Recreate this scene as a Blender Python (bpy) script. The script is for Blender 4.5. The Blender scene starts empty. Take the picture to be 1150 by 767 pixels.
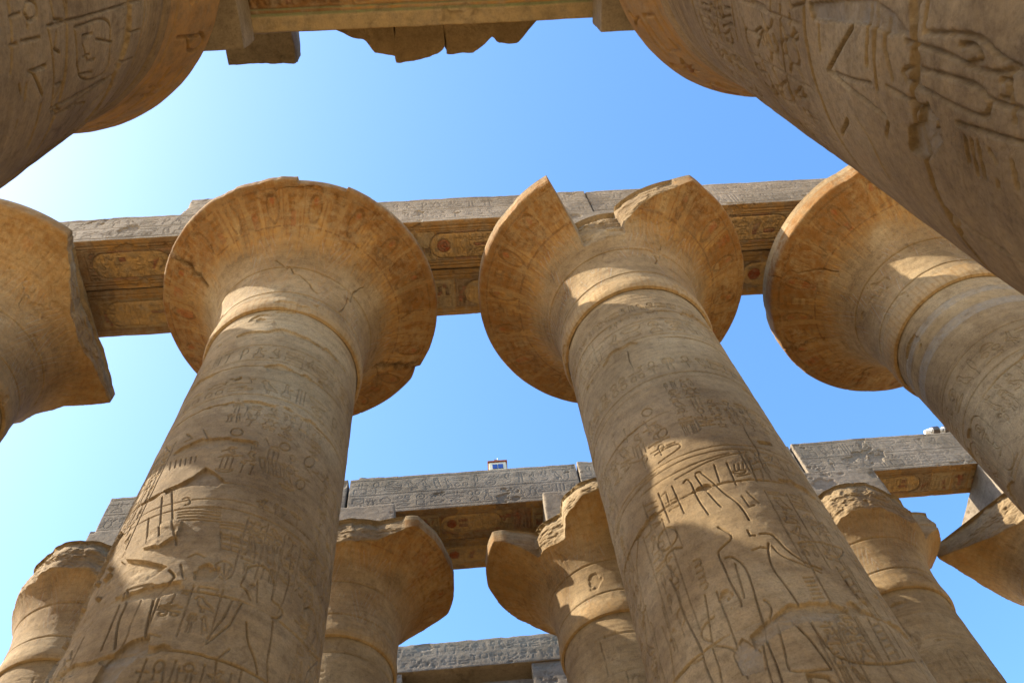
import bpy, math, random
import numpy as np
from mathutils import Matrix, Vector

C = bpy.context.scene.collection
SC = bpy.context.scene
EYE = 1.5                      # camera height; all heights below are measured from the eye
rad = math.radians

# ------------------------------------------------------------------ camera, sky, sun, exposure
cam_d = bpy.data.cameras.new('camera')
cam = bpy.data.objects.new('camera', cam_d); C.objects.link(cam); SC.camera = cam
cr = (0.99636022, 0.03288163, -0.07864545); cu = (0.06576255, -0.88352448, 0.46374538); cf = (0.05423648, 0.46722937, 0.88247103)
cam.matrix_world = Matrix(((cr[0], cu[0], -cf[0], 0), (cr[1], cu[1], -cf[1], 0), (cr[2], cu[2], -cf[2], EYE), (0, 0, 0, 1)))
cam_d.sensor_width = 36; cam_d.lens = 997.75/1150*36; cam_d.clip_start = .05; cam_d.clip_end = 5000
SUN_EL, SUN_AZ = 42.5, 4.2      # azimuth: degrees the sun stands in front (-Y) of due left (-X)
sd = Vector((-math.cos(rad(SUN_AZ))*math.cos(rad(SUN_EL)), -math.sin(rad(SUN_AZ))*math.cos(rad(SUN_EL)), math.sin(rad(SUN_EL))))
world = bpy.data.worlds.new('World'); SC.world = world; world.use_nodes = True
wn = world.node_tree.nodes; wn.clear()
sky = wn.new('ShaderNodeTexSky'); sky.sky_type = 'NISHITA'; sky.sun_disc = False
sky.sun_elevation = rad(SUN_EL); sky.sun_rotation = math.atan2(sd.x, sd.y)
sky.air_density = 1.0; sky.dust_density = 0.95; sky.ozone_density = 1.0
bgn = wn.new('ShaderNodeBackground'); bgn.inputs[1].default_value = .15
wo = wn.new('ShaderNodeOutputWorld')
hsv = wn.new('ShaderNodeHueSaturation'); hsv.inputs['Saturation'].default_value = 1.25
world.node_tree.links.new(sky.outputs[0], hsv.inputs['Color']); world.node_tree.links.new(hsv.outputs[0], bgn.inputs[0]); world.node_tree.links.new(bgn.outputs[0], wo.inputs[0])
sl = bpy.data.lights.new('sun', 'SUN'); sl.energy = 5.0; sl.angle = rad(.5); sl.color = (1, .92, .76)
so = bpy.data.objects.new('sun', sl); C.objects.link(so); so.rotation_euler = sd.to_track_quat('Z', 'Y').to_euler(); so.location = (-20, -5, 40)
SC.view_settings.view_transform = 'Standard'; SC.view_settings.look = 'None'; SC.view_settings.gamma = 1
SC.view_settings.exposure = 1.72
SC.cycles.diffuse_bounces = 6; SC.cycles.max_bounces = 8

# ------------------------------------------------------------------ noise
def _hash(ix, iy, iz, seed):
    h = (ix*np.uint32(374761393) + iy*np.uint32(668265263) + iz*np.uint32(2246822519) + np.uint32((seed*3266489917) & 0xffffffff))
    h = (h ^ (h >> np.uint32(13)))*np.uint32(1274126177)
    h = h ^ (h >> np.uint32(16))
    return h.astype(np.float32)*np.float32(2/4294967295.) - 1
def noise3(x, y, z, seed=0):
    x, y, z = np.broadcast_arrays(np.asarray(x, np.float32), np.asarray(y, np.float32), np.asarray(z, np.float32))
    fx, fy, fz = np.floor(x), np.floor(y), np.floor(z)
    ix, iy, iz = [a.astype(np.int64).astype(np.uint32) for a in (fx, fy, fz)]
    u, v, w = x-fx, y-fy, z-fz
    u, v, w = [a*a*(3-2*a) for a in (u, v, w)]
    o = np.uint32(1)
    def L(a, b, t): return a+(b-a)*t
    with np.errstate(over='ignore'):
        c = [_hash(ix+(o*np.uint32(i)), iy+(o*np.uint32(j)), iz+(o*np.uint32(k)), seed) for k in (0, 1) for j in (0, 1) for i in (0, 1)]
    a = L(L(c[0], c[1], u), L(c[2], c[3], u), v); b = L(L(c[4], c[5], u), L(c[6], c[7], u), v)
    return L(a, b, w)
def fbm(x, y, z, seed=0, octv=4, gain=.5):
    s = 0; a = 1; f = 1; n = 0
    for i in range(octv):
        s = s + a*noise3(np.asarray(x)*f+i*7.3, np.asarray(y)*f+i*3.1, np.asarray(z)*f+i*5.7, seed+i*17); n += a; a *= gain; f *= 2.03
    return s/n
def sstep(a, b, x):
    t = np.clip((x-a)/(b-a), 0, 1); return t*t*(3-2*t)

# ------------------------------------------------------------------ carving: strokes pressed into a height map
def arc(cx, cy, rx, ry, a0, a1, n=14):
    return [(cx+rx*math.cos(rad(a0+(a1-a0)*i/n)), cy+ry*math.sin(rad(a0+(a1-a0)*i/n))) for i in range(n+1)]
def box(x0, y0, x1, y1): return [(x0, y0), (x1, y0), (x1, y1), (x0, y1), (x0, y0)]
TALL = {
 'ankh': [[(.5, 0), (.5, .55)], [(.15, .5), (.85, .5)], arc(.5, .78, .22, .22, -90, 270)],
 'reed': [[(.4, 0), (.4, .35)]+arc(.5, .68, .2, .33, 230, -130), ],
 'bird': [[(.1, .75), (.25, .9), (.42, .85), (.5, .65), (.9, .3), (1, .1), (.75, .22), (.45, .25), (.3, .4), (.28, .65), (.1, .75)], [(.48, .25), (.48, 0), (.62, 0)], [(.6, .25), (.6, .02)]],
 'owl': [[(.2, .65), (.2, .95), (.55, .98), (.6, .7), (.9, .1), (.6, .2), (.35, .25), (.2, .65)], [(.4, .25), (.4, 0)], [(.52, .22), (.52, 0)], arc(.35, .82, .06, .06, 0, 360, 6)],
 'man': [arc(.4, .86, .12, .12, 0, 360, 8), [(.35, .74), (.25, .35), (.1, .3), (.1, .02), (.85, .02), (.8, .3), (.55, .4), (.48, .72)], [(.45, .6), (.9, .68)]],
 'was': [[(.45, 0), (.5, .85), (.15, .98), (.1, .85)], [(.5, .85), (.7, .95)], [(.45, 0), (.3, -.05)]],
 'feather': [[(.4, 0), (.4, .7)]+arc(.55, .72, .2, .26, 180, -60)+[(.45, .35)]],
 'djed': [[(.35, 0), (.4, .95)], [(.65, 0), (.6, .95)], [(.15, .6), (.85, .6)], [(.15, .72), (.85, .72)], [(.15, .84), (.85, .84)], [(.25, .95), (.75, .95)]],
 'three': [[(.2, 0), (.2, 1)], [(.5, 0), (.5, 1)], [(.8, 0), (.8, 1)]],
 'cobra': [[(.2, 0), (.6, .05), (.8, .2), (.5, .4), (.3, .65), (.45, .95), (.7, .9), (.6, .6), (.75, .4)]],
 'scarab': [arc(.5, .4, .28, .34, 0, 360), arc(.5, .82, .16, .13, 0, 360, 8), [(.22, .6), (0, .8)], [(.78, .6), (1, .8)], [(.22, .3), (.02, .1)], [(.78, .3), (.98, .1)]],
 'bee': [[(.1, .5), (.35, .6), (.6, .45), (.95, .2), (.6, .25), (.3, .4), (.1, .5)], [(.4, .6), (.6, .95), (.75, .9), (.6, .5)], [(.4, .35), (.35, .1)], [(.55, .3), (.6, .05)]],
}
FLAT = {
 'sun': [arc(.5, .5, .27, .48, 0, 360), arc(.5, .5, .07, .12, 0, 360, 6)],
 'water': [[(i/8, .3 if i % 2 else .7) for i in range(9)]],
 'eye': [arc(.5, -.1, .5, .9, 25, 155), arc(.5, 1.1, .5, .9, 205, 335)],
 'basket': [[(.02, .9), (.98, .9)]+arc(.5, .9, .48, .8, 0, -180)],
 'loaf': [[(.2, .1), (.8, .1)]+arc(.5, .1, .3, .75, 0, 180)],
 'bolt': [[(0, .5), (1, .5)], [(.4, .1), (.4, .9)], [(.6, .1), (.6, .9)]],
 'slab': [box(.05, .2, .95, .8)],
 'house': [[(.1, .05), (.1, .95), (.9, .95), (.9, .05), (.6, .05)], [(.1, .05), (.35, .05)]],
 'viper': [[(0, .25), (.3, .35), (.6, .2), (.85, .3), (.8, .8), (.95, .95)], [(.8, .8), (.7, .98)]],
 'stool': [box(.25, .05, .75, .95)],
 'rings': [arc(.25, .5, .17, .4, 0, 360, 10), arc(.75, .5, .17, .4, 0, 360, 10)],
 'hand': [[(0, .3), (.3, .2), (.95, .3), (.95, .5), (.5, .6), (.7, .9), (.4, .75), (0, .7)]],
}
class Canvas:
    """height map (metres, negative = cut in) and paint map over a grid of arc length S by height Z"""
    def __init__(s, S, Z):
        s.S = np.asarray(S, np.float64); s.Z = np.asarray(Z, np.float64)
        s.H = np.zeros((len(Z), len(S)), np.float32); s.P = np.zeros((len(Z), len(S), 4), np.float32); s.M = np.zeros_like(s.H)
    def win(s, x0, x1, z0, z1):
        i0, i1 = np.searchsorted(s.S, (x0, x1)); j0, j1 = np.searchsorted(s.Z, (z0, z1)); return i0, i1, j0, j1
    minw = 0; mind = 0
    def stroke(s, pts, w, d):
        w = max(w, s.minw); d = max(d, s.mind)
        for (ax, az), (bx, bz) in zip(pts[:-1], pts[1:]):
            i0, i1, j0, j1 = s.win(min(ax, bx)-w, max(ax, bx)+w, min(az, bz)-w, max(az, bz)+w)
            if i1 <= i0 or j1 <= j0: continue
            X = s.S[None, i0:i1]-ax; Z = s.Z[j0:j1, None]-az; ux, uz = bx-ax, bz-az; l2 = ux*ux+uz*uz+1e-12
            t = np.clip((X*ux+Z*uz)/l2, 0, 1); dist = np.hypot(X-t*ux, Z-t*uz)
            v = -d*np.clip(1.9*(1-dist/w), 0, 1)
            s.H[j0:j1, i0:i1] = np.minimum(s.H[j0:j1, i0:i1], v)
    def inside(s, pts):
        xs = [p[0] for p in pts]; zs = [p[1] for p in pts]
        i0, i1, j0, j1 = s.win(min(xs), max(xs), min(zs), max(zs))
        if i1 <= i0 or j1 <= j0: return None
        X = s.S[None, i0:i1]; Z = s.Z[j0:j1, None]; m = np.zeros((j1-j0, i1-i0), bool); q = list(pts)
        for (ax, az), (bx, bz) in zip(q, q[1:]+q[:1]):
            if az == bz: continue
            m ^= ((az > Z) != (bz > Z)) & (X < (bx-ax)*(Z-az)/(bz-az)+ax)
        return (slice(j0, j1), slice(i0, i1)), m
    def sink(s, pts, d):
        r = s.inside(pts)
        if r: s.H[r[0]] = np.where(r[1], np.minimum(s.H[r[0]], -d), s.H[r[0]])
    def paint(s, pts, col, a):
        r = s.inside(pts)
        if r: s.P[r[0]] = np.where(r[1][..., None], np.array((*col, a), np.float32), s.P[r[0]])
    def glyph(s, polys, x, z, w, h, lw, d, paint=None):
        for p in polys:
            q = [(x+a*w, z+b*h) for a, b in p]
            s.stroke(q, lw, d)
            if paint and p[0] == p[-1] and len(p) > 4: s.paint(q, *paint)
    def column(s, rng, x, w, z0, z1, lw, d, paint=None):
        """one column of signs from the top down"""
        z = z1; m = w*.1
        while True:
            k = rng.random()
            if k < .45:
                h = w*rng.uniform(.75, 1.1)
                if z-h < z0: break
                s.glyph(TALL[rng.choice(list(TALL))], x+m, z-h+m*.6, w-2*m, h-m*1.2, lw, d, paint)
            elif k < .7:
                h = w*rng.uniform(.8, 1.0)
                if z-h < z0: break
                for q in (0, 1): s.glyph(TALL[rng.choice(list(TALL))], x+m+q*w*.45, z-h+m*.6, w*.36, h-m*1.2, lw, d, paint)
            else:
                h = w*rng.uniform(.3, .42)
                if z-h < z0: break
                s.glyph(FLAT[rng.choice(list(FLAT))], x+m, z-h+m*.6, w-2*m, h-m*.8, lw, d, paint)
            z -= h
    def text(s, rng, x0, x1, z0, z1, w, lw, d, lines=True, paint=None):
        n = max(1, int(round((x1-x0)/w))); w = (x1-x0)/n
        for i in range(n):
            s.column(rng, x0+i*w, w, z0, z1, lw, d, paint)
            if lines: s.stroke([(x0+i*w, z0), (x0+i*w, z1)], lw*.8, d*.7)
        if lines: s.stroke([(x1, z0), (x1, z1)], lw*.8, d*.7)
    def rowtext(s, rng, x0, x1, z0, z1, lw, d, paint=None):
        """a line of signs read sideways"""
        h = z1-z0; x = x0
        while x < x1-h*.3:
            k = rng.random()
            if k < .55:
                w = h*rng.uniform(.45, .8); s.glyph(TALL[rng.choice(list(TALL))], x, z0+h*.08, w*.88, h*.84, lw, d, paint)
            else:
                w = h*rng.uniform(.7, 1.0); n = rng.choice((2, 2, 3))
                for q in range(n): s.glyph(FLAT[rng.choice(list(FLAT))], x, z0+h*(.06+q*.9/n), w*.88, h*.78/n, lw, d, paint)
            x += w
    def cartouche(s, rng, x, z, w, h, lw, d, paint=None, fill=None):
        r = w/2
        out = arc(x+r, z+h-r, r, r, 0, 180, 12)+arc(x+r, z+r, r, r, 180, 360, 12); out.append(out[0])
        if fill: s.paint(out, *fill)
        s.stroke(out, lw*1.2, d*1.1); s.stroke([(x-.05*w, z-lw), (x+w*1.05, z-lw)], lw*1.1, d)
        s.glyph(FLAT['sun'], x+w*.2, z+h-w*.75, w*.6, w*.4, lw, d, paint)
        s.column(rng, x+w*.16, w*.68, z+w*.25, z+h-w*.8, lw, d, paint)

# ------------------------------------------------------------------ materials
def nd(nt, t, **kw):
    n = nt.nodes.new(t)
    for k, v in kw.items(): setattr(n, k, v)
    return n
def stone_mat(name, cols, bump=.7, rough=.92, spec=.15):
    m = bpy.data.materials.new(name); m.use_nodes = True; nt = m.node_tree; L = nt.links
    b = nt.nodes['Principled BSDF']; b.inputs['Roughness'].default_value = rough
    b.inputs['Specular IOR Level'].default_value = spec
    geo = nd(nt, 'ShaderNodeNewGeometry')
    def noise(scale, det, rough=.55, dist=0, vec=None):
        n = nd(nt, 'ShaderNodeTexNoise'); n.inputs['Scale'].default_value = scale; n.inputs['Detail'].default_value = det
        n.inputs['Roughness'].default_value = rough; n.inputs['Distortion'].default_value = dist
        L.new(vec or geo.outputs['Position'], n.inputs['Vector']); return n.outputs['Fac']
    def ramp(fac, stops):
        r = nd(nt, 'ShaderNodeValToRGB'); e = r.color_ramp.elements
        while len(e) < len(stops): e.new(.5)
        for q, (p, c) in zip(e, stops): q.position = p; q.color = (*c, 1)
        L.new(fac, r.inputs[0]); return r.outputs[0]
    def mix(a, c, fac, mode='MIX'):
        n = nd(nt, 'ShaderNodeMix', data_type='RGBA', blend_type=mode)
        for sck, v in ((n.inputs[0], fac), (n.inputs[6], a), (n.inputs[7], c)):
            if isinstance(v, (int, float)): sck.default_value = v
            elif isinstance(v, tuple): sck.default_value = (*v, 1)
            else: L.new(v, sck)
        return n.outputs[2]
    def mth(op, a, c):
        n = nd(nt, 'ShaderNodeMath', operation=op)
        for sck, v in zip(n.inputs, (a, c)):
            if isinstance(v, (int, float)): sck.default_value = v
            else: L.new(v, sck)
        return n.outputs[0]
    base = ramp(noise(.55, 5, .6, .4), [(.3, cols[0]), (.5, cols[1]), (.7, cols[2])])
    # bedding of the sandstone: thin level streaks
    mp = nd(nt, 'ShaderNodeMapping'); mp.inputs['Scale'].default_value = (.7, .7, 7); L.new(geo.outputs['Position'], mp.inputs[0])
    bed = ramp(noise(1.2, 6, .65, .6, mp.outputs[0]), [(.32, (.74, .72, .70)), (.52, (1, 1, 1)), (.72, (1.12, 1.1, 1.06))])
    base = mix(base, bed, .75, 'MULTIPLY')
    spots = ramp(noise(9, 7, .7), [(.28, (.6, .57, .53)), (.47, (.98, .98, .98)), (.72, (1.22, 1.2, 1.15))])
    base = mix(base, spots, .8, 'MULTIPLY')
    grit = ramp(noise(42, 4, .65), [(.3, (.72, .70, .67)), (.5, (1, 1, 1)), (.7, (1.16, 1.15, 1.12))])
    base = mix(base, grit, .8, 'MULTIPLY')
    stain = ramp(noise(1.7, 8, .68, 1.2), [(.60, (0, 0, 0)), (.72, (1, 1, 1))])
    base = mix(base, cols[3], mth('MULTIPLY', stain, .7))
    at = nd(nt, 'ShaderNodeAttribute', attribute_name='paint')
    wear = ramp(noise(6, 8, .72, .3), [(.36, (.25, .25, .25)), (.58, (1, 1, 1))])
    paint = mix(at.outputs['Color'], spots, .6, 'MULTIPLY')
    base = mix(base, paint, mth('MULTIPLY', at.outputs['Alpha'], wear))
    L.new(base, b.inputs['Base Color'])
    h = mth('ADD', mth('MULTIPLY', noise(34, 10, .8), .9), mth('MULTIPLY', noise(5, 6, .6, .5), .7))
    bp = nd(nt, 'ShaderNodeBump'); bp.inputs['Strength'].default_value = bump; bp.inputs['Distance'].default_value = .03
    L.new(h, bp.inputs['Height']); L.new(bp.outputs[0], b.inputs['Normal'])
    return m
TAN = stone_mat('sandstone', [(.14, .09, .042), (.224, .155, .082), (.30, .224, .13), (.08, .046, .02)])
OLD = stone_mat('weathered_sandstone', [(.15, .118, .082), (.21, .168, .122), (.27, .22, .168), (.095, .069, .045)])
SAND = stone_mat('sand_ground', [(.47, .33, .165), (.53, .385, .2), (.57, .425, .23), (.43, .30, .145)], bump=.6)
def plain(name, col, rough=.5, metal=0):
    m = bpy.data.materials.new(name); m.use_nodes = True; nt = m.node_tree; b = nt.nodes['Principled BSDF']
    n = nd(nt, 'ShaderNodeTexNoise'); n.inputs['Scale'].default_value = 14; n.inputs['Detail'].default_value = 5
    r = nd(nt, 'ShaderNodeValToRGB'); e = r.color_ramp.elements
    e[0].position = .3; e[0].color = (*[c*.75 for c in col], 1); e[1].position = .65; e[1].color = (*col, 1)
    nt.links.new(n.outputs[0], r.inputs[0]); nt.links.new(r.outputs[0], b.inputs['Base Color'])
    b.inputs['Roughness'].default_value = rough; b.inputs['Metallic'].default_value = metal
    return m
CREAM = plain('cream_painted_metal', (.72, .66, .47), .5); BLUE = plain('dark_blue_glass', (.03, .07, .28), .12)
RED = plain('rusty_red_metal', (.33, .10, .05), .6); WHITE = plain('white_enamel', (.8, .79, .76), .35); DARK = plain('dark_lens', (.06, .045, .04), .2)
GREY = plain('grey_metal', (.3, .29, .27), .45, .6)

# ------------------------------------------------------------------ object helpers
def tag(o, label=None, cat=None, group=None, kind=None):
    for k, v in (('label', label), ('category', cat), ('group', group), ('kind', kind)):
        if v: o[k] = v
    return o
def empty(name, loc, label, cat, group=None):
    o = bpy.data.objects.new(name, None); C.objects.link(o); o.location = (loc[0], loc[1], loc[2]); o.empty_display_size = .3
    return tag(o, label, cat, group)
class Mesh:
    """collects grids and polygons, in coordinates relative to its thing"""
    def __init__(s): s.v = []; s.p = []; s.q = []; s.n = 0
    def grid(s, X, Y, Z, paint=None, wrap=False, flip=False):
        nz, nt = X.shape; V = np.stack([X, Y, Z], -1).reshape(-1, 3)
        idx = np.arange(nz*nt).reshape(nz, nt)+s.n
        a = idx[:-1, :]; b = idx[1:, :]
        if wrap: a2 = np.roll(a, -1, 1); b2 = np.roll(b, -1, 1)
        else: a, a2, b, b2 = a[:, :-1], a[:, 1:], b[:, :-1], b[:, 1:]
        Q = np.stack([a, a2, b2, b] if not flip else [a, b, b2, a2], -1).reshape(-1, 4)
        s.v.append(V); s.q.append(Q); s.p.append(np.zeros((len(V), 4)) if paint is None else paint.reshape(-1, 4)); s.n += len(V)
    def build(s, name, mat, parent=None, smooth=True):
        V = np.concatenate(s.v).astype(np.float32); Q = np.concatenate(s.q).astype(np.int32); P = np.concatenate(s.p).astype(np.float32)
        me = bpy.data.meshes.new(name); me.vertices.add(len(V)); me.vertices.foreach_set('co', V.ravel())
        me.loops.add(Q.size); me.loops.foreach_set('vertex_index', Q.ravel())
        me.polygons.add(len(Q)); me.polygons.foreach_set('loop_start', np.arange(len(Q), dtype=np.int32)*4)
        me.polygons.foreach_set('loop_total', np.full(len(Q), 4, np.int32))
        me.polygons.foreach_set('use_smooth', np.full(len(Q), smooth, bool))
        at = me.attributes.new('paint', 'FLOAT_COLOR', 'POINT'); at.data.foreach_set('color', P.ravel())
        me.update(calc_edges=True); me.validate()
        me.materials.append(mat); o = bpy.data.objects.new(name, me); C.objects.link(o); o.parent = parent
        return o
def theta_grid(face, n_front, n_back, half=105):
    """angles round a column, fine on the side that faces the viewer's aisle"""
    a = np.linspace(-half, half, n_front); b = np.linspace(half, 360-half, n_back+2)[1:-1]
    return np.radians(np.concatenate([a, b]))+face

# ------------------------------------------------------------------ the carved surface shared by all shafts
def weather(cv, TH, R, seed, joints, vj, flake=.6, cx=0, cy=0, dz=0, amp=1.0):
    S, Z = cv.S, cv.Z
    X = (cx+R*np.cos(TH))[None, :]; Y = (cy+R*np.sin(TH))[None, :]; ZZ = Z[:, None]
    n1 = fbm(X*.9, Y*.9, ZZ*1.2, seed, 5, .55); n2 = fbm(X*3.1, Y*3.1, ZZ*4, seed+5, 4, .55)
    near = np.zeros_like(cv.H)
    for j, zj in enumerate(joints):
        off = .05*fbm(X*.6, Y*.6, np.full_like(ZZ, zj), seed+40+j, 3)+.012*fbm(X*6, Y*6, np.full_like(ZZ, zj), seed+80+j, 3)
        d = np.abs(ZZ-zj-off); near = np.maximum(near, np.exp(-(d/.11)**2))
        wj = .009+.018*np.clip(fbm(X*1.7, Y*1.7, np.full_like(ZZ, zj*3), seed+20+j, 3)+.3, 0, 1)
        cv.H = np.minimum(cv.H, -.05*amp*np.clip(1.4*(1-d/wj), 0, 1)*np.clip(.55+1.6*noise3(X*1.1+j*5, Y*1.1, zj, seed+55), .12, 1))
    for (s0, za, zb) in vj:
        off = .09*fbm(Z*1.4, s0, seed, seed+60, 4)
        d = np.abs(S[None, :]-s0-off[:, None]); m = ((Z > za) & (Z < zb))[:, None]
        cv.H = np.where(m, np.minimum(cv.H, -.03*amp*np.clip(1.3*(1-d/.013), 0, 1)*np.clip(.6+1.5*noise3(Z[:, None]*1.9, s0, 1.0, seed+61), 0, 1)), cv.H)
    # spalled patches: sharp-edged, they eat the carving
    th = n1+.5*n2+.42*near
    fl = sstep(flake, flake+.05, th)
    rough = .012*fbm(X*7, Y*7, ZZ*9, seed+9, 4, .6)
    cv.H = cv.H*(1-.85*fl)-fl*(.03+.04*np.clip(th-flake, 0, .5)+.6*rough)*amp
    for sl_, m, d, a in getattr(cv, 'X', []):
        e = (n2[sl_]+.6*noise3(X[:, sl_[1]]*9, Y[:, sl_[1]]*9, ZZ[sl_[0]]*9, 3)) > -.75
        mm = m & e
        cv.H[sl_] = np.where(mm, (cv.H[sl_]*.25 if d > 0 else cv.H[sl_])-d+1.2*rough[sl_]+.012*n2[sl_], cv.H[sl_])
        if a: cv.P[sl_] = np.where(mm[..., None], np.array((*PLASTER, a), np.float32), cv.P[sl_])
    cv.H += (.012*n1+.008*n2+.25*rough)*amp
    cv.M = fl
def swirl(R, TH, H): return (R+H)*np.cos(TH), (R+H)*np.sin(TH)

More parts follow.
